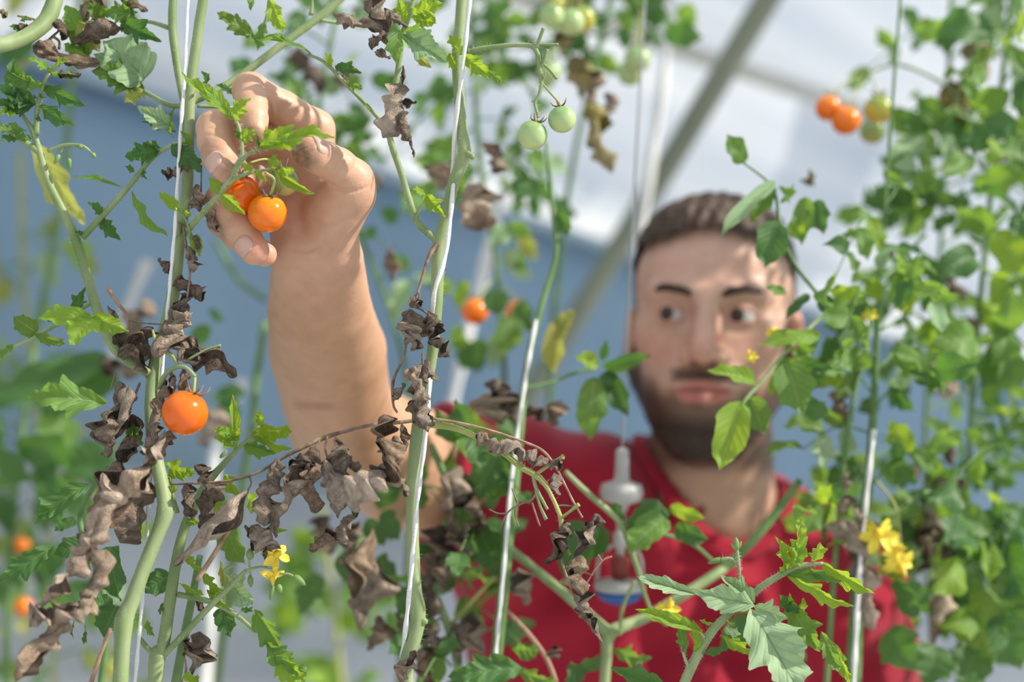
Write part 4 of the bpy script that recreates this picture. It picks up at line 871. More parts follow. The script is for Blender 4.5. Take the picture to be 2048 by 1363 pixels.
# ------------------------------------------------------------------ upright shoots at the lower left, with the yellow flowers
B_ = Vine('young tomato vine with yellow flowers and bright fresh leaves below the single orange tomato', (310, 1363, .93), d=.93); S = B_.stem
S([(520, 850, .935, 3.5), (480, 893, .933, 4.5), (440, 935, .932, 7), (412, 970, .931, 9), (385, 1020, .93, 11), (366, 1065, .929, 10), (352, 1125, .928, 11), (340, 1200, .926, 12), (326, 1290, .924, 13), (315, 1310, .923, 17), (309, 1375, .92, 14)], down=True, hairs=320, seed=21)
S([(356, 1188, .926, 6), (400, 1197, .924, 6), (440, 1210, .92, 6), (480, 1235, .915, 4.5), (510, 1262, .91, 3.5)], name='leaf_stalk', hairs=60, seed=22)
S([(325, 1312, .923, 6.5), (370, 1265, .918, 6.5), (420, 1212, .912, 6), (465, 1168, .906, 5.5), (492, 1140, .903, 4)], name='truss', hairs=60, seed=23)
S([(350, 1375, .95, 10), (365, 1290, .95, 9), (385, 1190, .95, 8), (400, 1110, .95, 6)], STEMD)
S([(312, 1312, .922, 6), (290, 1290, .92, 5.5), (280, 1275, .92, 4)], name='leaf_stalk')
S([(355, 1025, .93, 4.5), (345, 990, .928, 4), (338, 955, .925, 3)], name='leaf_stalk')
S([(492, 1140, .903, 3), (520, 1133, .903, 2.6), (548, 1136, .903, 2.4)], name='truss'); S([(500, 1145, .903, 2.4), (498, 1120, .903, 2.6), (500, 1108, .902, 3)], name='truss')
S([(560, 1146, .903, 2), (580, 1148, .903, 2.4), (600, 1162, .902, 2)], name='truss'); S([(470, 1162, .906, 2.6), (448, 1142, .905, 3), (470, 1128, .904, 3)], name='truss')
S([(540, 1148, .903, 2), (548, 1180, .903, 1.6)], name='truss'); S([(500, 1140, .903, 2), (502, 1170, .903, 3)], name='truss')
B_.flower(553, 1108, .902, 34, (.45, .35, .8), 1.1); B_.flower(545, 1152, .902, 26, (.15, -.9, .45), .4)
for x0, y0, x1, y1, r in [(588, 1150, 611, 1170, 7), (548, 1172, 540, 1200, 5.5), (556, 1168, 564, 1185, 6), (501, 1118, 499, 1096, 8), (500, 1150, 502, 1174, 6), (440, 915, 455, 900, 4)]:
    q = spline([P(x0, y0, .902), P(x1, y1, .902)], 8); under(put('flower_bud', tube_mesh('flower_bud', q, np.array([.4, .8, 1, 1, .95, .8, .55, .15]) * PX(r, .902), 8), None, SEPAL), B_.root)
B_.leaves([(470, 905, 464, 788, 24, 'F', 30, .932, .925, 'N'), (478, 878, 430, 856, 34, 'F', 20), (505, 862, 586, 862, 40, 'F', 20, .934, .925), (520, 852, 517, 820, 22, 'F', 20), (510, 866, 582, 898, 30, 'F', 30), (466, 892, 428, 872, 26, 'F', 30), (486, 890, 552, 906, 34, 'M', 10), (500, 870, 540, 880, 22, 'F', 30),
 (462, 880, 478, 846, 20, 'F', 30), (335, 928, 388, 946, 42, 'F', 20, .925), (338, 952, 352, 985, 26, 'F', 40, .925), (425, 960, 442, 1030, 36, 'F', 30, .94), (452, 950, 478, 990, 34, 'F', 10, .94), (495, 992, 527, 1018, 40, 'F', 10, .945), (452, 1045, 492, 1128, 62, 'M', 20, .955, .95, 'W'), (380, 1030, 402, 1048, 16, 'F', 20), (370, 1050, 392, 1040, 14, 'M', 20),
 (545, 1040, 572, 1060, 30, 'F', 30, .955), (372, 1105, 404, 1142, 20, 'F', 20), (358, 1165, 408, 1188, 22, 'F', 40), (408, 1146, 452, 1198, 30, 'F', 20, .925), (416, 1178, 460, 1212, 24, 'F', 20, .922), (440, 1120, 462, 1190, 22, 'Y', 20, .94), (456, 1160, 508, 1208, 66, 'P', 10, .925, .915, 'W'), (446, 1215, 460, 1274, 46, 'D', 0, .93, .925, 'W'), (508, 1218, 572, 1312, 52, 'M', 12, .91, .9), (480, 1222, 506, 1212, 18, 'D', 30, .912), (440, 1212, 470, 1222, 12, 'D', 30),
 (530, 1280, 613, 1346, 52, 'M', 20, .905, .895), (548, 1310, 612, 1368, 56, 'F', 10, .90, .895), (370, 1345, 402, 1368, 30, 'F', 10, .92), (385, 1350, 420, 1372, 26, 'F', 20, .92),
 (340, 1150, 284, 1184, 54, 'D', 10, .955, .95, 'W'), (300, 1150, 262, 1160, 34, 'D', 10, .955), (294, 1240, 310, 1272, 22, 'M', 20, .93), (330, 1200, 320, 1230, 14, 'D', 20, .93)])
B_.dry([(400, 1262, 385, 1350, 42, .935), (378, 1275, 365, 1310, 20, .935), (395, 1180, 405, 1240, 10, .935, .93, DRYL)])
S([(360, 1375, .925, 3), (372, 1340, .925, 2.6), (368, 1310, .925, 2.4)], TWIG, 6, 'dried_stalk'); S([(178, 1375, .90, 5), (200, 1310, .90, 4.5), (222, 1255, .90, 4.5)], TWIGT, 7, 'dried_stalk')
# dark leaves left of it
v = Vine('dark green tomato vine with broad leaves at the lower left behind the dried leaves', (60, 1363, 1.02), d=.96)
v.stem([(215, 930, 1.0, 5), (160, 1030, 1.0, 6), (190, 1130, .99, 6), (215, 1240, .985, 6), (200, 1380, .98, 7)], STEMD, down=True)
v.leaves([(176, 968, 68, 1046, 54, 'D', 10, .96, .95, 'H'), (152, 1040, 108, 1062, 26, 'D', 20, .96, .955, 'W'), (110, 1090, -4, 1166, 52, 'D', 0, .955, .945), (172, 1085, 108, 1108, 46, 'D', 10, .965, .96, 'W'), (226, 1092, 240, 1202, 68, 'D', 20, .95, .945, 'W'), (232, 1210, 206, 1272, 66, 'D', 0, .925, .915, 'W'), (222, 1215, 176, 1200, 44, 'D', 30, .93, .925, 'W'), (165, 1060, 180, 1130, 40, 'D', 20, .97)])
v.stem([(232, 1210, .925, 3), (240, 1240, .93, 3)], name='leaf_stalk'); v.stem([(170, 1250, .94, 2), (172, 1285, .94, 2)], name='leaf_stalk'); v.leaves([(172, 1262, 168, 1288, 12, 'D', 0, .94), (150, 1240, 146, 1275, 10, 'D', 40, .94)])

# ------------------------------------------------------------------ middle vine with the white twine
M_ = Vine('tall pale green tomato vine tied along a white string in the middle', (810, 1363, .93), d=.935); S = M_.stem
S([(925, -25, .95, 11), (919, 60, .948, 11), (914, 120, .946, 11), (919, 200, .943, 11), (925, 260, .942, 11), (929, 300, .94, 14), (926, 320, .94, 14), (908, 365, .938, 12), (893, 430, .936, 12), (878, 490, .935, 13), (875, 560, .934, 13), (871, 640, .933, 12), (861, 730, .932, 11), (845, 800, .931, 12), (835, 860, .93, 13), (827, 950, .929, 13), (825, 1060, .928, 13), (829, 1170, .926, 14), (836, 1225, .925, 16), (830, 1270, .924, 15), (814, 1320, .922, 15), (811, 1375, .921, 16)], down=True, hairs=750, seed=31)
S([(876, 484, .935, 8), (856, 465, .934, 7.5), (835, 445, .933, 7), (820, 405, .932, 7), (802, 345, .931, 6.5), (782, 285, .93, 6.5), (777, 245, .93, 6), (785, 200, .93, 6), (796, 140, .93, 6), (806, 70, .93, 6), (818, 30, .932, 5), (832, -15, .935, 5)], hairs=300, seed=32)
S([(615, 108, .915, 3), (650, 125, .917, 3.4), (690, 166, .92, 3.8), (735, 212, .924, 4), (770, 252, .928, 4.5), (779, 270, .93, 5)], name='leaf_stalk', hairs=80, seed=33)
S([(832, 436, .932, 3.5), (840, 415, .928, 3), (855, 398, .925, 2.6)], name='leaf_stalk')
S([(876, 486, .93, 6), (866, 498, .928, 5), (855, 520, .925, 3.6), (843, 560, .922, 3.2), (832, 595, .92, 3), (822, 615, .918, 2.6), (812, 650, .916, 2.2), (812, 690, .915, 2), (805, 720, .914, 2.6), (790, 750, .912, 3), (785, 775, .911, 3.4), (787, 810, .91, 2.6), (795, 825, .91, 2.4)], TWIG, 8, 'dried_stalk')
S([(825, 612, .918, 2), (845, 620, .917, 2), (855, 628, .916, 2)], TWIG, 6, 'dried_stalk'); S([(820, 600, .92, 1.6), (838, 585, .918, 1.8), (836, 605, .917, 1.4)], TWIG, 6, 'dried_stalk'); S([(845, 705, .915, 2), (845, 730, .914, 2)], TWIG, 6, 'dried_stalk')
S([(832, 840, .925, 4), (790, 845, .92, 3.8), (740, 850, .915, 3.6), (690, 862, .91, 3.8), (645, 876, .905, 5), (600, 897, .90, 4), (560, 918, .90, 3.4), (520, 942, .90, 3), (480, 956, .90, 2.8), (430, 964, .90, 2.4), (340, 968, .90, 2)], TWIG, 9, 'dried_stalk', seed=4)
S([(862, 836, .925, 3), (920, 846, .92, 3.4), (985, 862, .915, 3.2), (1060, 888, .91, 3), (1090, 905, .908, 3), (1112, 935, .906, 2.6), (1128, 965, .905, 2.4), (1148, 1005, .904, 2.2), (1165, 1035, .902, 2.4)], TWIGT, 8, 'dried_stalk')
S([(862, 848, .926, 7), (910, 856, .922, 6.5), (950, 872, .918, 6), (1000, 900, .914, 6), (1040, 932, .911, 6.5), (1068, 948, .909, 6.5), (1085, 962, .908, 6), (1100, 985, .906, 4.5), (1118, 1025, .904, 4.5), (1122, 1042, .904, 5), (1124, 1075, .903, 4), (1140, 1110, .902, 2.8)], STEMY, 9, 'truss', hairs=140, seed=35)
S([(1072, 948, .909, 4), (1095, 932, .905, 3.8), (1122, 915, .90, 4), (1126, 913, .899, 5.5)], STEMY, 9, 'truss'); S([(1124, 1034, .904, 3.6), (1140, 1022, .902, 3), (1158, 1008, .90, 4.5)], STEMY, 9, 'truss')
S([(1066, 950, .909, 3.6), (1072, 975, .91, 4), (1085, 1000, .911, 3.4), (1095, 1018, .912, 3)], STEM, 8, 'truss'); S([(1072, 980, .91, 3.4), (1080, 1010, .911, 3), (1092, 1038, .912, 4)], STEM, 8, 'truss')
S([(1074, 984, .911, 2.6), (1062, 1000, .914, 2.4), (1040, 1008, .916, 2.4), (1015, 1025, .918, 2), (1000, 1058, .92, 1.8)], TWIG, 6, 'dried_stalk'); S([(1064, 1005, .914, 2), (1074, 1035, .915, 1.8), (1080, 1052, .915, 1.8)], TWIG, 6, 'dried_stalk'); S([(1036, 1010, .916, 1.9), (1029, 990, .916, 1.6), (1024, 976, .916, 1.4)], TWIG, 6, 'dried_stalk'); S([(1014, 1026, .918, 1.7), (996, 1026, .919, 1.5), (978, 1018, .92, 1.4)], TWIG, 6, 'dried_stalk'); S([(1032, 1011, .917, 1.7), (1030, 1028, .918, 1.6), (1038, 1053, .918, 1.6)], TWIG, 6, 'dried_stalk')
S([(1152, 1012, .904, 2), (1120, 1010, .905, 1.8), (1112, 1020, .905, 1.6)], TWIG, 6, 'dried_stalk'); S([(1118, 1090, .903, 2), (1126, 1130, .902, 2.4), (1138, 1165, .90, 2.2), (1150, 1200, .898, 2)], TWIGT, 7, 'dried_stalk'); S([(1132, 1132, .902, 2), (1165, 1142, .90, 1.8), (1185, 1150, .898, 1.6)], TWIGT, 6, 'dried_stalk'); S([(1170, 1170, .899, 2), (1192, 1135, .898, 2), (1208, 1118, .898, 2), (1224, 1112, .898, 2)], TWIGT, 7, 'dried_stalk'); S([(1204, 1122, .898, 1.6), (1196, 1108, .898, 1.6)], TWIGT, 6, 'dried_stalk'); S([(1180, 1215, .898, 1.5), (1190, 1228, .898, 1.3)], TWIGT, 6, 'dried_stalk')
# truss with the two green tomatoes
S([(926, 110, .94, 5.5), (950, 100, .938, 5), (985, 94, .936, 4.8), (1030, 90, .934, 4.6), (1062, 92, .933, 5), (1074, 105, .932, 5), (1079, 135, .932, 4.8), (1083, 165, .931, 4.4), (1078, 190, .93, 3.6), (1070, 205, .93, 3.4), (1074, 224, .93, 3), (1077, 236, .93, 3)], STEM, 9, 'truss', hairs=140, seed=36)
for a in [[(1072, 96, .932, 4), (1080, 75, .93, 3.6), (1087, 56, .929, 4)], [(1066, 90, .933, 3.6), (1090, 89, .933, 3), (1117, 89, .933, 3)], [(1080, 138, .932, 3.4), (1088, 120, .93, 3.2), (1094, 98, .929, 4)], [(1082, 125, .932, 3), (1098, 138, .932, 3), (1114, 158, .932, 3.4)], [(1082, 170, .931, 2.2), (1088, 155, .93, 1.6), (1091, 142, .93, 1.4)], [(1070, 204, .93, 2.4), (1064, 202, .93, 2.4)]]: S(a, STEM, 8, 'truss')
M_.leaves([(797, 58, 792, 127, 44, 'M', 10, .905, .895), (803, 68, 894, 124, 60, 'P', -8, .905, .89), (805, 60, 868, 74, 36, 'M', 20, .91), (808, 45, 794, -8, 28, 'F', 10, .925), (825, 26, 886, 8, 40, 'F', 20, .925), (825, 36, 874, 46, 30, 'F', 20, .925), (840, 20, 880, -15, 40, 'M', 20, .935), (835, 110, 862, 135, 26, 'Y', 20, .93), (726, 46, 670, 46, 34, 'M', 20, .945),
 (622, 108, 512, 80, 24, 'M', 55, .915, .91, 'N'), (570, 82, 548, 70, 16, 'F', 40, .915), (664, 132, 650, 106, 18, 'F', 30, .918), (671, 131, 722, 145, 28, 'D', 10, .918, .912), (698, 162, 724, 178, 22, 'M', 10, .92), (740, 222, 726, 208, 8, 'F', 30, .924),
 (925, 110, 896, 70, 30, 'F', 20, .935, .928), (928, 110, 986, 156, 40, 'F', 15, .935, .925), (976, 142, 1010, 168, 18, 'M', 10, .926), (898, 106, 916, 142, 24, 'F', 40, .935, .93), (853, 389, 824, 377, 16, 'F', 30, .925), (852, 388, 890, 432, 32, 'F', 10, .925, .915),
 (510, 78, 434, 24, 38, 'S', 10, .965, .955, 'H'), (540, 0, 566, 66, 38, 'F', 10, .96, .95), (530, 45, 516, 102, 28, 'M', 20, .96, .955), (520, -10, 500, 20, 26, 'M', 20, .965)])
S([(540, -15, .962, 3.5), (532, 40, .962, 3.5), (508, 78, .964, 3)], name='leaf_stalk')
M_.dry([(768, 58, 666, 26, 32, .912, .9), (742, -6, 776, 64, 34, .915), (768, 16, 816, 54, 24, .915), (772, 68, 742, 98, 26, .912), (782, 116, 748, 104, 16, .915), (806, 168, 766, 276, 44, .905, .898, DRYL), (802, 220, 816, 282, 32, .902), (800, 206, 834, 204, 16, .902), (822, 276, 828, 316, 8, .902, .902, DRYL), (806, 130, 803, 175, 8, .91, .908, TWIG),
 (824, 598, 840, 612, 22, .915), (822, 618, 814, 696, 44, .913), (838, 670, 822, 702, 30, .912), (857, 620, 864, 690, 34, .91, .908), (858, 680, 900, 713, 22, .908), (848, 720, 876, 762, 20, .91), (838, 728, 856, 766, 26, .908), (812, 738, 860, 800, 42, .905, .9, DRYL), (810, 766, 788, 802, 18, .905), (842, 795, 856, 864, 36, .902), (820, 800, 850, 858, 28, .904, .9, DRYL),
 (768, 828, 770, 902, 42, .89, .885, DRYL), (808, 890, 745, 965, 58, .885, .875, DRYL), (765, 940, 704, 1022, 52, .878, .868, DRYL), (796, 955, 816, 992, 20, .88, .878, DRYL), (804, 845, 812, 902, 14, .89, .89, DRYL), (790, 870, 800, 930, 30, .887, .88, DRYL),
 (668, 878, 700, 962, 34, .90), (690, 900, 716, 946, 22, .90), (640, 902, 578, 934, 44, .898), (622, 915, 560, 1022, 36, .896), (625, 928, 632, 1026, 34, .896, .89, DRYL), (650, 918, 676, 1036, 38, .894), (712, 1028, 664, 1082, 36, .89, .885), (672, 1066, 618, 1101, 30, .885, .88, DRYL), (700, 950, 712, 1035, 30, .892), (680, 960, 665, 1010, 26, .895), (552, 914, 560, 982, 20, .90), (540, 958, 528, 1052, 46, .90), (500, 1052, 562, 1098, 30, .898, .895, DRYL), (532, 990, 552, 1075, 26, .90), (600, 905, 610, 945, 24, .90),
 (390, 930, 417, 968, 24, .895), (376, 964, 382, 1037, 24, .90), (497, 978, 346, 1130, 50, .898, .89), (452, 968, 400, 1058, 40, .902), (542, 1050, 530, 1120, 24, .905), (490, 1050, 520, 1100, 22, .90),
 (952, 868, 1010, 905, 32, .908, .905, DRYL), (1000, 880, 1052, 920, 30, .906, .902, DRYL), (1050, 905, 1096, 925, 30, .904), (1108, 945, 1120, 990, 16, .902), (1100, 925, 1125, 935, 20, .903),
 (1190, 1035, 1150, 1115, 34, .90, .895), (1140, 1060, 1086, 1128, 28, .902, .898), (1130, 1040, 1140, 1075, 24, .903), (1160, 1110, 1165, 1190, 46, .898, .89, DRYL), (1165, 1180, 1178, 1240, 36, .895, .89), (1172, 1225, 1204, 1288, 18, .892, .888), (1200, 1030, 1170, 1075, 26, .90)])
M_.dry([(832, 1300, 800, 1368, 26, .915, .91, DRYL)])
S([(468, 1045, .90, 4), (430, 1105, .898, 5), (394, 1160, .896, 5)], TWIGT, 7, 'dried_stalk')
for a, b, c in [((655, 872), (650, 895), (655, 915)), ((668, 872), (690, 892), (694, 910)), ((600, 897), (585, 905), (580, 915)), ((545, 925), (535, 950), (540, 965)), ((498, 950), (502, 965), (496, 980)), ((640, 880), (628, 900), (626, 925))]:
    S([(*a, .902, 2), (*b, .90, 2), (*c, .899, 1.8)], TWIG, 6, 'dried_stalk')

# ------------------------------------------------------------------ fresh shoot in the lower right corner
N_ = Vine('fresh pale green tomato shoot with toothed leaves in front of the red shirt', (1365, 1363, .93), d=.93); S = N_.stem
S([(1506, 1190, .928, 6), (1485, 1207, .929, 6), (1457, 1227, .93, 7.5), (1424, 1262, .931, 9), (1395, 1308, .932, 10), (1366, 1370, .933, 10)], down=True, hairs=260, seed=41)
S([(1494, 1198, .929, 6), (1524, 1172, .927, 7), (1556, 1152, .926, 6.5), (1597, 1132, .925, 5.5), (1647, 1126, .923, 3.5)], name='leaf_stalk', hairs=200, seed=42)
S([(1484, 1208, .929, 3), (1478, 1140, .928, 3.5), (1474, 1098, .927, 3)], name='truss', hairs=160, seed=43); S([(1476, 1130, .928, 2.6), (1462, 1116, .927, 2.6), (1440, 1118, .926, 3)], name='truss', hairs=40, seed=44)
for x0, y0, x1, y1, r in [(1445, 1116, 1415, 1126, 6), (1474, 1100, 1472, 1074, 6), (1474, 1100, 1462, 1086, 4), (1474, 1098, 1483, 1082, 4), (1452, 1116, 1440, 1124, 4)]:
    q = spline([P(x0, y0, .927), P(x1, y1, .926)], 8); under(put('flower_bud', tube_mesh('flower_bud', q, np.array([.4, .8, 1, 1, .95, .8, .55, .15]) * PX(r, .92), 8), None, SEPAL), N_.root)
S([(1457, 1224, .93, 4), (1430, 1200, .926, 3), (1390, 1186, .92, 2.4)], name='leaf_stalk'); S([(1412, 1282, .931, 4), (1402, 1266, .926, 3), (1392, 1256, .92, 2.4)], name='leaf_stalk'); S([(1380, 1340, .932, 3.4), (1368, 1310, .93, 3), (1362, 1280, .928, 2)], name='leaf_stalk', hairs=50, seed=45); S([(1470, 1222, .93, 4), (1490, 1222, .924, 3.4), (1502, 1226, .92, 2.6)], name='leaf_stalk')
N_.leaves([(1508, 1208, 1384, 1176, 62, 'P', -10, .92, .9), (1510, 1205, 1440, 1150, 44, 'P', 20, .922, .91), (1392, 1187, 1272, 1152, 34, 'P', 15, .918, .9, 'N'), (1402, 1262, 1272, 1217, 34, 'F', 20, .92, .905, 'N'),
 (1506, 1212, 1576, 1236, 50, 'P', 10, .92, .905), (1575, 1202, 1640, 1302, 58, 'M', 8, .93, .915), (1560, 1190, 1600, 1225, 30, 'D', 20, .93), (1642, 1262, 1680, 1346, 36, 'M', 10, .935, .925), (1672, 1288, 1702, 1372, 28, 'F', 40, .94), (1570, 1215, 1580, 1186, 18, 'F', 20, .93), (1590, 1225, 1608, 1195, 26, 'F', 20, .932),
 (1640, 1124, 1751, 1187, 42, 'F', 35, .924, .91), (1628, 1124, 1640, 1083, 36, 'F', 15, .924, .915), (1572, 1140, 1551, 1072, 30, 'F', 25, .926, .915), (1584, 1136, 1602, 1036, 40, 'F', 20, .925, .915), (1602, 1130, 1590, 1082, 36, 'F', 20, .925, .915), (1560, 1146, 1575, 1100, 22, 'F', 40, .926), (1575, 1148, 1707, 1213, 34, 'F', 30, .926, .91), (1612, 1135, 1684, 1163, 22, 'M', 20, .925, .915), (1570, 1146, 1660, 1160, 30, 'M', -20, .926, .92),
 (1372, 1310, 1354, 1244, 28, 'M', 25, .93, .925), (1390, 1302, 1386, 1238, 26, 'F', 20, .93, .925), (1442, 1268, 1523, 1309, 30, 'F', 30, .928, .915), (1405, 1306, 1460, 1290, 22, 'D', 20, .93, .925), (1450, 1256, 1482, 1266, 28, 'P', 20, .928), (1400, 1238, 1428, 1246, 12, 'F', 20, .93), (1452, 1240, 1470, 1246, 10, 'F', 30, .93), (1332, 1372, 1222, 1334, 44, 'D', 10, .94, .93)])
lay('leaf', P(1500, 1216, .915), P(1605, 1392, .885), PX(128, .90), LEAF['P'], 'H', -14, N_.root, k=4)

# ------------------------------------------------------------------ the tomatoes
tomato(535, 426, .906, 39.5, 'orange', 'glossy orange cherry tomato held in the hand, the lower front one', [(545, 378, .900), (548, 358, .896), (530, 345, .893)], (.15, .85, .3), seed=1)
tomato(481, 388, .917, 40, 'deep', 'orange cherry tomato held in the hand, half behind a leaf and the green stem', [(487, 342, .905), (495, 333, .898), (487, 322, .89)], (.1, .9, .2), seed=2)
tomato(568, 362, .925, 30, 'greenorange', 'small green tomato turning orange between the fingers above the two orange ones', [(556, 325, .910), (530, 318, .90), (500, 325, .892)], (-.2, .8, -.2), seed=3)
tomato(370, 825, .882, 46, 'deep', 'single orange cherry tomato hanging on the left vine among dried leaves', [(388, 775, .884), (390, 755, .888)], (.35, .8, -.1), seed=4)
tomato(1065, 270, .928, 30, 'green', 'pale green tomato on the sharp truss, the lower one of the pair', [(1077, 236, .93)], (.3, .9, .1), seed=5)
tomato(1124, 238, .930, 28, 'green', 'pale green tomato on the sharp truss, upper right of the pair', [(1118, 205, .93), (1100, 185, .931), (1086, 168, .931)], (-.15, .95, .1), seed=6)
string_line('white twine along the left vine beside the fingers', [(376, -15, .93), (369, 150, .928), (362, 250, .924), (352, 420, .918), (346, 500, .917), (322, 760, .92), (300, 960, .905), (291, 1120, .902), (272, 1345, .90)], PX(3.5, .93))
string_line('white twine wound along the pale green vine in the middle', [(941, -15, .93), (927, 120, .928), (913, 230, .935), (906, 330, .945), (905, 390, .93), (891, 510, .917), (868, 590, .914), (862, 700, .945), (857, 800, .915), (850, 880, .912), (836, 990, .911), (828, 1080, .91), (818, 1190, .91), (806, 1300, .925)], PX(4.4, .93))
M_.stem([(929, 303, .938, 7), (940, 310, .935, 6.5), (946, 314, .933, 6)], None, 9, 'pruned_stub', seed=3); M_.stem([(840, 1238, .924, 9), (850, 1242, .922, 7), (853, 1243, .921, 4)], None, 9, 'pruned_stub', seed=4)
def drop_mat():
    m, t, o, N, L = nodes('water'); p = N('BsdfPrincipled', i_Roughness=0.02, i_IOR=1.33); p.inputs['Transmission Weight'].default_value = 1.0; L(p.outputs[0], o.inputs[0]); return m
WATER = drop_mat()
for x, y, r, d, t_ in [(588, 297, 4, .874, 'clear water drop hanging under the leaf that lies over the thumb'), (153, 207, 4, .93, 'clear water drop near the tip of the upper dark leaf at the left'), (115, 246, 3.5, .93, 'clear water drop on the lower dark leaf at the left')]:
    vb, fb = ball((0, 0, 0), PX(r, d), 16, 10); vb = vb * (1 + .25 * np.clip(vb[:, 2:3] / PX(r, d), 0, 1) * np.array([[-1, -1, 1]])); o = put('water_drop', mesh('water_drop', vb, fb), None, WATER); o.location = Vector(P(x, y, d)); tag(o, t_, 'water drop')
# ------------------------------------------------------------------ out of focus: vines beside and behind the man
def bush(v, pts, n, seed, reach=(90, 180), size=(48, 72), kinds='MMFDP', pairs=(2, 3), side=0, dz=.10, r=2.6, t0=0., t1=1., tilt=(-35, 60), wr=.66):
    rg = np.random.RandomState(seed); sp = spline([q[:3] for q in pts], 60)
    for i in range(n):
        t = t0 + (t1 - t0) * (i + rg.rand() * .9) / n; c = sp[min(59, int(t * 59))]
        q = side if side else (1 if (i + seed) % 2 else -1); a = math.radians(rg.uniform(*tilt)); L_ = rg.uniform(*reach)
        e = (c[0] + q * L_ * math.cos(a), c[1] + L_ * math.sin(a), c[2] + rg.uniform(-dz, dz))
        v.compound(tuple(c), e, r, rg.randint(pairs[0], pairs[1] + 1), rg.uniform(*size), kinds, .18, seed * 97 + i, 'L', wr=wr)
def line_of(pts, r): return [(x, y, d, r) for x, y, d in pts]

# the big mass of leaves on the right
p1 = [(1805, -60, 1.17), (1778, 300, 1.17), (1758, 600, 1.16), (1742, 900, 1.15), (1718, 1150, 1.14), (1702, 1420, 1.14)]
v1 = Vine('tomato vine on the right, its stem beside a white string before the red shoulder', (1702, 1400, 1.14), 'vines on the right')
v1.stem([(x, y, d, r) for (x, y, d), r in zip(p1, (2.5, 3.5, 5, 9, 14, 17))], STEMD, down=True)
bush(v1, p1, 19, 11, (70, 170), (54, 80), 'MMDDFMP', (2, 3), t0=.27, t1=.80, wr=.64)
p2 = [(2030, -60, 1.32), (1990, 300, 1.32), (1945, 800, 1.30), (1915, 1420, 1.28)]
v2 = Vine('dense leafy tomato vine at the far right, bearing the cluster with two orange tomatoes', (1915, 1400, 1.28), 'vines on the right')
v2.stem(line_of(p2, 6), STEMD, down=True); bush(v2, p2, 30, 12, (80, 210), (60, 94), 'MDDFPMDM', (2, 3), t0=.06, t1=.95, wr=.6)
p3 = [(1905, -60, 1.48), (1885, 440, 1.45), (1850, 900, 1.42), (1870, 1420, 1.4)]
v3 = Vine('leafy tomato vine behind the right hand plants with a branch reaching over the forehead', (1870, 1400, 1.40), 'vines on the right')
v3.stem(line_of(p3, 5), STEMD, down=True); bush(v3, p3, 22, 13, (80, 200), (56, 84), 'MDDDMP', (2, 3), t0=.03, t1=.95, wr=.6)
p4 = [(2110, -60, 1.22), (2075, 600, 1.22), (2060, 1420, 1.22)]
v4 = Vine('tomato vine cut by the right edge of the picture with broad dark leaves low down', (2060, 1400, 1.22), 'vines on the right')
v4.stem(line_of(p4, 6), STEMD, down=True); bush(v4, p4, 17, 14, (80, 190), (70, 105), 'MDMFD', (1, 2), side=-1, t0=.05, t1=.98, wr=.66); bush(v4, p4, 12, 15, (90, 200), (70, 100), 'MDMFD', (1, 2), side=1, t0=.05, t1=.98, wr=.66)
v4.leaves([(2000, 1230, 2040, 1340, 90, 'D', 10, 1.18, 1.16, 'W'), (1950, 1300, 1920, 1380, 90, 'D', 20, 1.18, 1.16, 'W'), (2050, 1130, 2000, 1220, 90, 'M', 20, 1.2, 1.18, 'W'), (1870, 1290, 1850, 1370, 90, 'D', 10, 1.16, 1.15, 'W'), (1935, 1180, 1985, 1330, 110, 'M', 10, 1.2, 1.18, 'W'), (2010, 1080, 2060, 1230, 100, 'D', 30, 1.2, 1.18, 'W'), (1890, 1150, 1910, 1270, 90, 'D', 20, 1.2, 1.18, 'W'), (1790, 1190, 1870, 1180, 90, 'D', 10, 1.15, 1.13, 'W'), (1780, 1260, 1830, 1340, 90, 'D', 20, 1.15, 1.13, 'W'), (1960, 1060, 1990, 1000, 60, 'D', 10, 1.2, 1.18, 'W'), (2048, 1010, 2010, 1090, 70, 'D', 20, 1.2, 1.18, 'W'), (1840, 1010, 1930, 1060, 90, 'M', 20, 1.22, 1.2, 'W'), (1900, 1050, 1960, 1150, 80, 'P', 20, 1.22, 1.2, 'W'), (1800, 1090, 1830, 1160, 70, 'P', 20, 1.2, 1.18, 'W')])
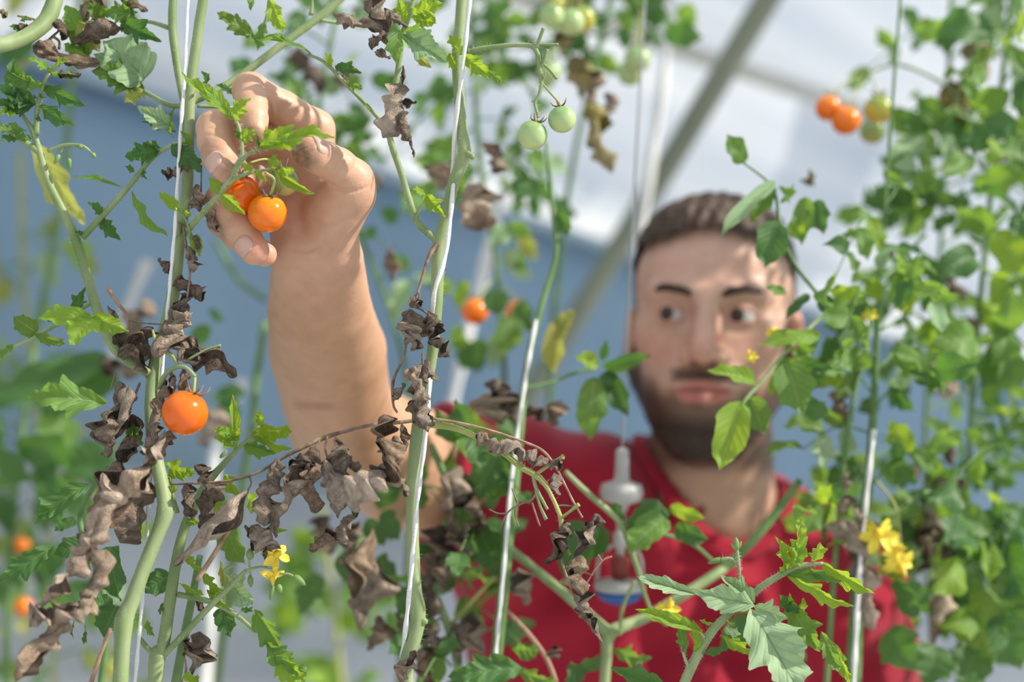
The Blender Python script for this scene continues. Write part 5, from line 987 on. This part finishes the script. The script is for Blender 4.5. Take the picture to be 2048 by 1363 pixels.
# branch that comes over the face
v5 = Vine('leafy tomato branch hanging in front of the face of the man', (1640, 1363, 1.10), 'vines on the right')
v5.stem([(1850, 470, 1.25, 4), (1760, 560, 1.18, 4.5), (1668, 612, 1.10, 5), (1625, 575, 1.09, 4), (1585, 520, 1.08, 4), (1560, 450, 1.08, 3.6), (1545, 375, 1.08, 3), (1487, 325, 1.08, 2)], STEMD)
v5.stem([(1668, 612, 1.10, 5), (1625, 650, 1.09, 4), (1575, 700, 1.07, 4), (1530, 755, 1.06, 4), (1490, 800, 1.05, 4), (1478, 830, 1.05, 3)], STEM); v5.stem([(1740, 650, 1.15, 5), (1690, 900, 1.13, 5), (1650, 1400, 1.12, 6)], STEMD, down=True)
v5.leaves([(1486, 326, 1452, 268, 48, 'M', 10, 1.08, 1.07, 'L'), (1550, 365, 1438, 478, 38, 'P', 30, 1.08, 1.05, 'L'), (1545, 372, 1500, 446, 42, 'M', 10, 1.09, 1.08, 'L'), (1580, 395, 1560, 375, 40, 'M', 0, 1.09), (1556, 440, 1528, 536, 72, 'D', 5, 1.07, 1.06, 'L'), (1612, 395, 1602, 488, 50, 'M', 20, 1.10, 1.09, 'L'), (1632, 400, 1648, 470, 44, 'D', 20, 1.10, 1.09, 'L'), (1585, 440, 1610, 480, 40, 'F', 20, 1.10, 1.09, 'L'),
 (1572, 585, 1532, 572, 22, 'M', 10, 1.08, 1.07, 'L'), (1640, 672, 1516, 690, 46, 'F', 40, 1.07, 1.06, 'L'), (1596, 690, 1640, 676, 34, 'M', 20, 1.08, 1.07, 'L'), (1510, 765, 1414, 740, 40, 'F', 30, 1.06, 1.04, 'L'), (1482, 800, 1438, 942, 76, 'F', 10, 1.05, 1.03, 'L'), (1500, 795, 1530, 868, 64, 'M', 10, 1.06, 1.05, 'L'), (1570, 715, 1605, 832, 84, 'M', 5, 1.07, 1.06, 'L'), (1600, 720, 1665, 735, 34, 'D', 20, 1.08, 1.07, 'L'), (1560, 745, 1540, 790, 30, 'F', 20, 1.07, 1.06, 'L'), (1600, 800, 1660, 830, 50, 'D', 20, 1.10, 1.1, 'L'), (1620, 590, 1570, 640, 24, 'D', 30, 1.09, 1.08, 'L'), (1640, 590, 1690, 640, 40, 'D', 20, 1.11, 1.1, 'L')])
v5.flower(1545, 662, 1.065, 16, (-.3, .5, .8), .3); v5.flower(1502, 714, 1.06, 16, (-.4, -.3, .8), .9)
# dried leaves, flowers and tomatoes on the right
v1.dry([(1700, 990, 1670, 1080, 44, 1.12), (1685, 1000, 1720, 1050, 40, 1.12), (1712, 1050, 1708, 1160, 44, 1.12), (1725, 1130, 1745, 1260, 34, 1.12), (1700, 940, 1690, 985, 20, 1.12, 1.12, DRYL), (1680, 770, 1690, 850, 44, 1.16), (1745, 1040, 1735, 1100, 30, 1.12), (1630, 350, 1600, 360, 22, 1.2, 1.2, DRYY)])
v2.dry([(1880, 1150, 1868, 1310, 46, 1.18, 1.17, DRYL), (1850, 1010, 1840, 1100, 40, 1.2), (1880, 1040, 1830, 1140, 44, 1.2), (1885, 1090, 1910, 1150, 40, 1.2), (1820, 985, 1810, 1050, 30, 1.2), (1930, 960, 1870, 1000, 28, 1.22), (1890, 720, 1890, 800, 34, 1.25, 1.24, DRYL), (1910, 870, 1900, 930, 28, 1.25), (1840, 940, 1790, 960, 22, 1.2), (1890, 540, 1930, 600, 24, 1.3, 1.3, DRYL), (1960, 640, 1920, 665, 20, 1.28, 1.28, DRYL)])
v3.dry([(1960, 80, 1935, 190, 60, 1.35, 1.34, DRYY), (1900, 160, 1930, 260, 50, 1.35, 1.34, DRYY), (1990, 280, 2060, 330, 26, 1.35, 1.35, DRYL), (1780, 490, 1770, 520, 22, 1.3), (1900, 275, 1930, 300, 26, 1.35)])
v1.stem([(1752, 960, 1.13, 3), (1790, 1010, 1.12, 2.6), (1800, 1075, 1.11, 2.6), (1790, 1130, 1.11, 2)], STEMY, 7, 'truss'); v1.stem([(1800, 1030, 1.12, 2), (1770, 1050, 1.11, 2)], STEMY, 7, 'truss')
v1.flower(1757, 1068, 1.10, 44, (-.3, .4, .85), .2); v1.flower(1792, 1098, 1.10, 34, (.5, .2, .8), .7); v1.flower(1800, 1130, 1.11, 38, (.2, -.6, .7), 1.5)
v1.flower(1740, 632, 1.15, 18, (0, -.5, .8), .4); v1.flower(1805, 612, 1.16, 16, (.3, -.5, .8), 1.1)
TR = 'tomatoes in the blurred cluster at the upper right'
tomato(1656, 216, 1.30, 26, 'orange', 'blurred orange tomato, left one of the two orange ones at the upper right', [(1662, 185, 1.31), (1720, 150, 1.33)], (.2, .9, 0), TR, seed=11)
tomato(1692, 241, 1.29, 29, 'orange', 'blurred orange tomato, lower one of the two orange ones at the upper right', [(1700, 205, 1.31), (1725, 160, 1.33)], (.2, .9, 0), TR, seed=12)
tomato(1757, 219, 1.30, 29, 'turning', 'blurred yellow green tomato right of the two orange ones', [(1755, 185, 1.31), (1740, 150, 1.33)], (0, .95, 0), TR, seed=13)
tomato(1745, 262, 1.34, 26, 'greenorange', 'blurred green tomato under the yellow green one at the upper right', [(1755, 232, 1.345), (1770, 180, 1.35)], (.2, .9, -.2), TR, seed=14)
v2.stem([(1985, 300, 1.32, 4), (1900, 180, 1.34, 3.6), (1800, 130, 1.34, 3.2), (1740, 145, 1.33, 3), (1715, 158, 1.33, 2.6)], STEM, 8, 'truss')
string_line('white twine in front of the red shoulder on the right', [(1747, 860, 1.14), (1741, 920, 1.125), (1722, 1100, 1.115), (1708, 1340, 1.10)], .0018, up=False)

# middle: the next row of vines
g1 = [(1092, 285, 1.16), (1104, 400, 1.15), (1112, 505, 1.14), (1086, 600, 1.13), (1062, 690, 1.12), (1048, 775, 1.11), (1032, 940, 1.09), (1004, 1200, 1.07), (984, 1420, 1.07)]
w1 = Vine('slender green tomato vine with a white string, rising left of the face of the man', (984, 1400, 1.07), 'vines in the middle')
w1.stem([(x, y, d, r) for (x, y, d), r in zip(g1, (4, 5, 5.5, 6, 7, 8, 10, 12, 12))], STEMD, down=True)
w1.stem([(1050, 775, 1.11, 3), (1100, 765, 1.12, 3.4), (1150, 745, 1.13, 3.4), (1195, 735, 1.14, 3)], STEMD)
w1.leaves([(1205, 735, 1302, 708, 38, 'D', 25, 1.13, 1.11, 'L'), (1212, 742, 1256, 832, 50, 'D', 10, 1.13, 1.12, 'L'), (1196, 730, 1150, 712, 40, 'F', 20, 1.13, 1.12, 'L'), (1190, 755, 1180, 880, 66, 'M', 10, 1.13, 1.12, 'L'), (1205, 720, 1213, 680, 20, 'D', 10, 1.13, 1.12, 'L'), (1230, 745, 1205, 775, 40, 'D', 30, 1.13, 1.12, 'L'), (1125, 640, 1110, 750, 56, 'Y', 25, 1.18, 1.17, 'L'), (1150, 620, 1120, 690, 36, 'Y', 40, 1.18, 1.17, 'L'), (1112, 420, 1140, 470, 40, 'D', 30, 1.15, 1.14, 'L'), (1070, 360, 1030, 400, 60, 'D', 20, 1.2, 1.19, 'L'), (1085, 330, 1050, 310, 50, 'M', 20, 1.2, 1.19, 'L')])
w1.dry([(965, 372, 958, 462, 84, 1.16, 1.15, DRY), (895, 330, 880, 380, 60, 1.18), (1000, 290, 985, 345, 46, 1.17), (1005, 765, 1000, 850, 66, 1.12, 1.11), (970, 765, 1030, 795, 44, 1.12), (1040, 790, 1010, 835, 60, 1.12), (1120, 800, 1105, 850, 44, 1.12, 1.12, DRYL), (1060, 810, 1085, 840, 30, 1.12), (788, 488, 784, 562, 30, 1.2), (735, 350, 745, 390, 24, 1.2)])
g2 = [(940, -40, 1.5), (950, 180, 1.48), (962, 340, 1.46), (985, 470, 1.45), (1003, 640, 1.44), (1008, 770, 1.44), (1000, 1000, 1.6)]
w2 = Vine('blurred tomato vine behind the middle stem, bearing an orange tomato half hidden by a leaf', (1000, 1363, 1.6), 'vines in the middle')
w2.stem(line_of(g2, 6), STEMD, down=True); bush(w2, g2, 14, 22, (70, 150), (48, 70), 'MDDPM', (1, 2), t0=.02, t1=.52)
w2.leaves([(985, 578, 1000, 632, 60, 'D', 5, 1.30, 1.29, 'L'), (1032, 635, 1006, 712, 66, 'M', 10, 1.31, 1.3, 'L'), (1040, 600, 1066, 665, 46, 'D', 20, 1.34, 1.33, 'L'), (1000, 660, 985, 740, 40, 'P', 20, 1.36, 1.35, 'L'), (930, 560, 918, 620, 36, 'F', 20, 1.38, 1.37, 'L'), (945, 680, 960, 745, 80, 'D', 20, 1.42, 1.41, 'L'), (905, 660, 940, 690, 50, 'M', 20, 1.42, 1.41, 'L'), (1010, 500, 1060, 560, 50, 'P', 20, 1.44, 1.43, 'L'), (1040, 460, 1075, 520, 40, 'Y', 20, 1.44, 1.43, 'L'), (900, 560, 880, 600, 40, 'F', 20, 1.4, 1.39, 'L'), (820, 560, 790, 640, 50, 'P', 20, 1.4, 1.39, 'L')])
tomato(950, 622, 1.33, 27, 'orange', 'blurred orange tomato behind the middle vine, partly covered by a green leaf', [(955, 590, 1.35), (985, 560, 1.42)], (.1, .95, 0), seed=15)
tomato(1035, 624, 1.37, 24, 'orange', 'blurred orange tomato mostly hidden between two leaves left of the face', [(1030, 595, 1.38), (1006, 570, 1.43)], (.1, .95, 0), seed=16)
g3 = [(1235, -70, 1.55), (1215, 40, 1.5), (1185, 160, 1.42), (1180, 240, 1.38)]
w3_ = Vine('blurred tomato vine at the top with green tomatoes and withered yellow leaves', (1180, 1363, 1.6), 'vines in the middle')
w3_.stem(line_of(g3, 4), STEMD); w3_.stem([(1235, -70, 1.55, 5), (1120, 500, 1.62, 6), (1080, 1300, 1.7, 7)], STEMD, down=True)
bush(w3_, g3, 10, 23, (80, 170), (50, 74), 'DDMMD', (2, 3), t0=0, t1=.55, tilt=(-20, 35)); bush(w3_, [(1050, -60, 1.6), (1060, 60, 1.6), (1020, 130, 1.58)], 6, 24, (60, 140), (50, 76), 'DDM', (1, 2))
w3_.dry([(1150, 110, 1165, 200, 40, 1.28, 1.28, DRYY), (1165, 150, 1190, 210, 34, 1.28, 1.28, DRYL), (1175, 200, 1200, 290, 44, 1.26, 1.26, DRYY), (1190, 240, 1224, 346, 30, 1.25, 1.25, DRYY), (1230, 190, 1200, 230, 28, 1.28), (1130, 60, 1120, 110, 36, 1.3, 1.3, DRYY)])
GT = 'green tomatoes at the top of the picture'
tomato(1103, 32, 1.24, 25, 'green', 'blurred pale green tomato at the top, left one of three in a row', [(1105, 5, 1.25), (1130, -30, 1.27)], (0, 1, 0), GT, seed=17)
tomato(1141, 44, 1.25, 28, 'green', 'blurred green tomato at the top, middle and lowest one of three in a row', [(1142, 12, 1.26), (1140, -30, 1.27)], (0, 1, 0), GT, seed=18)
tomato(1164, 38, 1.28, 27, 'turning', 'blurred yellowish green tomato at the top, right one of three in a row', [(1160, 8, 1.28), (1150, -30, 1.28)], (0, 1, 0), GT, seed=19)
tomato(1275, 118, 1.36, 27, 'green', 'blurred green tomato near the pole, the upper one of two', [(1278, 88, 1.37), (1282, 20, 1.4)], (0, 1, 0), GT, seed=20)
tomato(1260, 146, 1.38, 26, 'green', 'blurred green tomato near the pole, the lower one of two', [(1265, 115, 1.39), (1280, 40, 1.4)], (0, 1, 0), GT, seed=21)
tomato(1110, 8, 1.38, 22, 'turning', 'blurred yellow green tomato cut by the top edge of the picture', [(1115, -20, 1.39)], (0, 1, 0), GT, seed=26)
tomato(1098, 145, 1.40, 24, 'green', 'blurred faint green tomato just behind the bare truss stubs', [(1100, 118, 1.41), (1120, 60, 1.44)], (0, 1, 0), GT, seed=22)
w3_.stem([(1235, -70, 1.55, 3), (1280, 20, 1.41, 2.6), (1284, 60, 1.40, 2)], STEMD, 7, 'truss')
# behind the hand
g4 = [(690, -60, 1.42), (655, 120, 1.4), (640, 220, 1.4), (660, 330, 1.42), (745, 530, 1.45), (800, 690, 1.45), (830, 900, 1.5)]
w4 = Vine('blurred dark tomato vine behind the raised hand and forearm', (830, 1363, 1.55), 'vines in the middle')
w4.stem(line_of(g4, 5), STEMD, down=True); bush(w4, g4, 11, 25, (60, 130), (46, 66), 'DDMDP', (1, 2), t0=.02, t1=.42)
w4.dry([(600, 90, 640, 190, 40, 1.36), (700, 130, 690, 180, 24, 1.36), (720, 330, 760, 380, 24, 1.38)])
bush(w4, g4, 4, 26, (50, 90), (40, 60), 'DMP', (0, 1), side=1, t0=.55, t1=.8)
w4.leaves([(500, 120, 462, 150, 50, 'D', 20, 1.4, 1.39, 'L'), (570, 130, 590, 185, 44, 'P', 20, 1.36, 1.35, 'L'), (870, 160, 905, 190, 50, 'D', 20, 1.4, 1.39, 'L'), (735, 455, 745, 478, 40, 'D', 0, 1.4, 1.39, 'L')])
w4.stem([(430, 480, 1.6, 6), (478, 560, 1.6, 6), (532, 600, 1.6, 6)], STEMD, 8, 'leaf_stalk')

# lower middle: in front of the red shirt
w5 = Vine('tomato vine with thick forking stems and broad leaves in front of the red shirt', (1213, 1363, 1.10), 'vines before the shirt')
S = w5.stem
S([(1470, 1120, 1.14, 9), (1420, 1155, 1.12, 10), (1300, 1229, 1.10, 11), (1250, 1250, 1.09, 12), (1218, 1268, 1.085, 14), (1213, 1310, 1.085, 11), (1208, 1390, 1.085, 11)], down=True)
S([(1218, 1266, 1.085, 13), (1140, 1196, 1.09, 10), (1085, 1150, 1.10, 9.5), (1025, 1102, 1.11, 9), (960, 1050, 1.12, 7)]); S([(1340, 1205, 1.12, 7), (1470, 1115, 1.13, 9), (1540, 1040, 1.13, 9), (1600, 960, 1.14, 7)], STEMD)
S([(1130, 942, 1.07, 5), (1180, 990, 1.07, 6), (1238, 1042, 1.07, 6), (1262, 1100, 1.07, 6), (1276, 1140, 1.07, 5.5), (1290, 1190, 1.075, 4), (1310, 1240, 1.08, 3)], STEM); S([(1240, 1044, 1.07, 4), (1300, 1060, 1.08, 4), (1380, 1085, 1.09, 4), (1425, 1120, 1.10, 3.5)], STEMD); S([(1240, 1270, 1.08, 3), (1245, 1215, 1.08, 4), (1270, 1160, 1.08, 3)], STEM)
S([(870, 1185, 1.10, 7), (895, 1250, 1.10, 8), (912, 1310, 1.09, 9), (925, 1390, 1.09, 10)], STEM, down=True); S([(903, 1248, 1.1, 5), (945, 1200, 1.1, 5), (992, 1150, 1.1, 4)], STEMY); S([(862, 890, 1.12, 7), (885, 940, 1.11, 8), (905, 985, 1.11, 8)], STEMD); S([(1014, 1220, 1.06, 4), (1060, 1270, 1.06, 5), (1095, 1320, 1.06, 5), (1118, 1380, 1.06, 5)], TWIGT, 8, 'dried_stalk')
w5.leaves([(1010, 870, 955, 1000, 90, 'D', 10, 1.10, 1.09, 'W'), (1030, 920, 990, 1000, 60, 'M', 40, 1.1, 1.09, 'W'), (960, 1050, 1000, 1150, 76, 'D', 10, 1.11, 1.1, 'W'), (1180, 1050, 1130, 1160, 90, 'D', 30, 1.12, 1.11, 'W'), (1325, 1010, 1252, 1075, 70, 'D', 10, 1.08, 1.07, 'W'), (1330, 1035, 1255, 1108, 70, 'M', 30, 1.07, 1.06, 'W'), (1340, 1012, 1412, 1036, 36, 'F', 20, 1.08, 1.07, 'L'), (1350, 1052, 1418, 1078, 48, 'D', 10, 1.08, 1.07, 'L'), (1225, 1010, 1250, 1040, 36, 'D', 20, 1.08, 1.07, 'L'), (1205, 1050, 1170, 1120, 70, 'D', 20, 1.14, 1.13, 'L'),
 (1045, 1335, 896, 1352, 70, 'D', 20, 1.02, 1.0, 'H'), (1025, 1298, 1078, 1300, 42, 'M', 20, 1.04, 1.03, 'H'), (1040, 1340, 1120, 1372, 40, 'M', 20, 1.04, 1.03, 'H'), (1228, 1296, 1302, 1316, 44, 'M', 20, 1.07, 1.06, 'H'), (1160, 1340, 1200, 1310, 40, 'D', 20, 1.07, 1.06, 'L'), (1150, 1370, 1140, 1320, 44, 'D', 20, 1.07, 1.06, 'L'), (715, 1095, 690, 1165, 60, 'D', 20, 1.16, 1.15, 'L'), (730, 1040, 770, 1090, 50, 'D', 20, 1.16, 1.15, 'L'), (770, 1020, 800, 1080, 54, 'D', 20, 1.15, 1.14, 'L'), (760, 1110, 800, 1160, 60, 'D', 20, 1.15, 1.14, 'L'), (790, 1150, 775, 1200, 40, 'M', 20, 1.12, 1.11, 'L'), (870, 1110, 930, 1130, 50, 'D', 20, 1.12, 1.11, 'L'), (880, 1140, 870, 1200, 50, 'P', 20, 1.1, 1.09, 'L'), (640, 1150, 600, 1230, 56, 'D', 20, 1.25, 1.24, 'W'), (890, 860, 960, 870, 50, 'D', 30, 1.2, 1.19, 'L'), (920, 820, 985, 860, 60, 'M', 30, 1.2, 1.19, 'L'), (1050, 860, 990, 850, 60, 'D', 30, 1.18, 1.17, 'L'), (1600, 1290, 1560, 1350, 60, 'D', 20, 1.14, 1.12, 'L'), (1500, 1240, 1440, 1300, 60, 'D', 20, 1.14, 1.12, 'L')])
w5.dry([(925, 940, 915, 1010, 44, 1.10), (935, 960, 900, 1060, 46, 1.10), (905, 1010, 945, 1110, 50, 1.10), (890, 1050, 860, 1130, 54, 1.10), (880, 1090, 855, 1235, 56, 1.10), (745, 1055, 705, 1200, 48, 1.06, 1.05, DRYL), (748, 1120, 722, 1262, 60, 1.08), (945, 1220, 955, 1330, 46, 1.1), (870, 1240, 880, 1300, 40, 1.1), (855, 1290, 860, 1372, 44, 1.08, 1.07, DRYL), (1038, 1135, 1052, 1210, 40, 1.1), (895, 1000, 960, 1030, 44, 1.11), (1110, 1290, 1115, 1318, 22, 1.05), (640, 1030, 660, 1110, 44, 1.2), (860, 1180, 840, 1200, 30, 1.08), (920, 930, 890, 1020, 50, 1.08), (950, 1000, 935, 1080, 44, 1.08), (905, 1110, 890, 1180, 46, 1.09), (820, 1180, 800, 1260, 44, 1.1), (930, 1240, 915, 1330, 40, 1.09), (760, 1230, 735, 1300, 40, 1.1, 1.1, DRYL), (720, 1040, 690, 1120, 44, 1.09)])
bush(w5, [(880, 930, 1.13), (890, 1100, 1.12), (905, 1380, 1.1)], 12, 41, (60, 130), (56, 84), 'DDMD', (1, 2), t0=.02, t1=.98)
bush(w5, [(985, 930, 1.12), (960, 1100, 1.12), (945, 1380, 1.1)], 7, 42, (50, 100), (50, 76), 'DMD', (1, 2), t0=.02, t1=.98)
w5.flower(1337, 1212, 1.02, 30, (.1, .75, .5), .3); S([(1337, 1222, 1.02, 2), (1335, 1250, 1.03, 2), (1318, 1240, 1.06, 2)], STEM, 7, 'truss')
string_line('white twine in front of the red shirt, left of the face', [(1072, 640, 1.12), (1050, 765, 1.10), (1024, 950, 1.075), (1008, 1130, 1.06), (990, 1320, 1.055)], .0014, up=False)

# left background
h1 = [(165, -60, 1.75), (120, 400, 1.7), (60, 750, 1.6), (20, 1100, 1.55), (10, 1420, 1.5)]
w6 = Vine('blurred dark leafy vine at the left edge behind the bright leaves', (10, 1400, 1.5), 'vines far left')
w6.stem(line_of(h1, 7), STEMD, down=True); bush(w6, h1[2:], 12, 31, (80, 190), (70, 110), 'DDDM', (1, 2), t0=-.05, t1=.75, tilt=(-15, 50)); bush(w6, h1[:2], 5, 32, (60, 130), (50, 80), 'DMY', (0, 1), t0=.08, t1=.4)
w6.leaves([(220, 715, -20, 815, 90, 'D', 20, 1.3, 1.28, 'L'), (240, 750, 130, 790, 80, 'D', 20, 1.32, 1.3, 'L'), (140, 760, 90, 830, 90, 'D', 10, 1.34, 1.32, 'L'), (30, 890, 190, 920, 80, 'D', 20, 1.34, 1.32, 'L'), (90, 940, 190, 1000, 70, 'D', 30, 1.34, 1.32, 'L'), (0, 860, 80, 960, 80, 'D', 30, 1.36, 1.34, 'L'), (130, 950, 120, 1060, 90, 'D', 20, 1.36, 1.34, 'L')])
h2 = [(40, 300, 1.95), (50, 600, 1.93), (90, 1000, 1.9), (110, 1420, 1.85)]
w7 = Vine('pale blurred vine far behind the left plants near the film', (110, 1400, 1.85), 'vines far left')
w7.stem(line_of(h2, 6), STEMY, down=True); bush(w7, h2, 18, 33, (60, 180), (60, 90), 'MFPYM', (1, 2), t0=.2, t1=.98, wr=.6)
h3 = [(640, 1010, 2.05), (660, 1150, 2.05), (690, 1420, 2.0)]
w8 = Vine('pale blurred low plant near the film, under the elbow of the man', (690, 1400, 2.0), 'vines far left')
w8.stem(line_of(h3, 6), STEMY, down=True); bush(w8, h3, 9, 34, (50, 120), (60, 90), 'MPFMM', (1, 2), t0=.25, t1=1.0, wr=.7)
for k, (x, y, r, d, n, kd) in enumerate([(40, 1092, 20, 1.62, 'upper one at the left edge', 'orange'), (46, 1212, 19, 1.64, 'lower one at the left edge', 'orange'), (218, 1335, 22, 1.7, 'one near the bottom left corner', 'turning'), (395, 870, 20, 1.5, None, 'deep')]):
    if n: tomato(x, y, d, r, kd, 'very blurred orange tomato far behind the dried leaves, ' + n, [(x + 4, y - r * 1.6, d + .02), (x + 30, y - r * 3.4, d + .04)], (0, 1, 0), seed=40 + k)
w9 = Vine('blurred small vine with a brown dead leaf behind the stem at the left', (300, 1363, 1.5), 'vines far left')
w9.stem([(530, 640, 1.42, 7), (512, 760, 1.42, 8), (505, 850, 1.42, 8), (480, 1000, 1.45, 8), (430, 1400, 1.5, 8)], STEMD, down=True)
w9.leaves([(460, 1000, 410, 1020, 60, 'D', 20, 1.4, 1.4, 'L'), (490, 780, 420, 800, 44, 'D', 20, 1.4, 1.39, 'L'), (420, 620, 450, 640, 24, 'D', 20, 1.4, 1.39, 'L'), (420, 650, 385, 700, 44, 'D', 20, 1.3, 1.3, 'L'), (470, 840, 440, 800, 50, 'D', 20, 1.4, 1.4, 'L')])
w9.dry([(300, 600, 262, 660, 54, 1.3), (280, 640, 255, 760, 40, 1.3), (440, 810, 400, 890, 70, 1.3), (210, 750, 240, 720, 40, 1.3)])
# broad twines hanging further back
string_line('thick white strap hanging behind the head of the man, next to the pole', [(1338, -20, 1.75), (1330, 130, 1.75), (1306, 300, 1.75), (1284, 450, 1.75), (1290, 540, 1.75)], .0062, name='white_strap', down=False)
string_line('thick white strap hanging behind the middle vine', [(1005, 380, 1.9), (985, 470, 1.9), (960, 570, 1.9), (925, 710, 1.9), (895, 860, 1.9), (870, 980, 1.9)], .0072, name='white_strap', up=False)
string_line('thick white strap hanging far back behind the left stems', [(296, 520, 1.9), (268, 585, 1.9), (244, 650, 1.9), (226, 720, 1.9)], .0075, name='white_strap', up=False, down=False)
string_line('thick white strap hanging far back between the left stems and the arm', [(486, 760, 1.9), (458, 825, 1.9), (432, 900, 1.9), (424, 1000, 1.85), (420, 1270, 1.8)], .0065, name='white_strap', up=False)

# hanging micro sprinkler in front of the chest
sp_t = thing('hanging_sprinkler', 'small white and blue sprinkler hanging on a grey hose before the red shirt', 'sprinkler', P(1240, 1200, 1.16))
GREYH = noisy_mat('hose_grey', (0.20, 0.22, 0.24), (0.26, 0.28, 0.30), 30, 0.5, 0.05); WHP = noisy_mat('plastic_white', (0.44, 0.42, 0.42), (0.54, 0.52, 0.50), 20, 0.35, 0); BLP = noisy_mat('plastic_blue', (0.02, 0.10, 0.34), (0.03, 0.13, 0.42), 20, 0.35, 0); RDP = noisy_mat('plastic_red_brown', (0.22, 0.04, 0.03), (0.30, 0.06, 0.04), 20, 0.4, 0)
def lathe(name, prof, mat, sides=20):    # (py, radius px) along the hanging axis
    pts = np.array([P(1243 - (y - 985) * .02, y, 1.16) for y, r in prof]); return under(put(name, tube_mesh(name, pts, np.array([r for y, r in prof]) * PX(1, 1.16), sides), None, mat), sp_t)
hz = [P(1262, 500, 1.17), P(1250, 760, 1.165), P(1244, 900, 1.16)]
under(put('hose', tube_mesh('hose', np.vstack([hz[0] + np.array([0, 0, .7]), spline(hz, 12)]), PX(2.6, 1.16), 10), None, GREYH), sp_t)
lathe('valve', [(895, 6), (900, 13), (945, 14), (960, 16), (968, 40), (985, 44), (1000, 40), (1008, 16), (1020, 12)], WHP)
lathe('connector', [(1020, 9), (1060, 9), (1066, 15), (1090, 15), (1096, 9), (1112, 9)], WHP)
lathe('nozzle', [(1110, 10), (1116, 20), (1150, 18), (1158, 10)], RDP)
lathe('deflector', [(1158, 20), (1162, 50), (1176, 52), (1180, 46)], WHP)
lathe('spinner', [(1180, 46), (1186, 48), (1200, 36), (1208, 14)], BLP)
for s in (-1, 1):
    q = [P(1240 + s * 14, 1090, 1.16), P(1240 + s * 40, 1110, 1.16), P(1240 + s * 46, 1162, 1.16)]; under(put('arm', tube_mesh('arm', spline(q, 9), PX(4, 1.16), 8), None, WHP), sp_t)
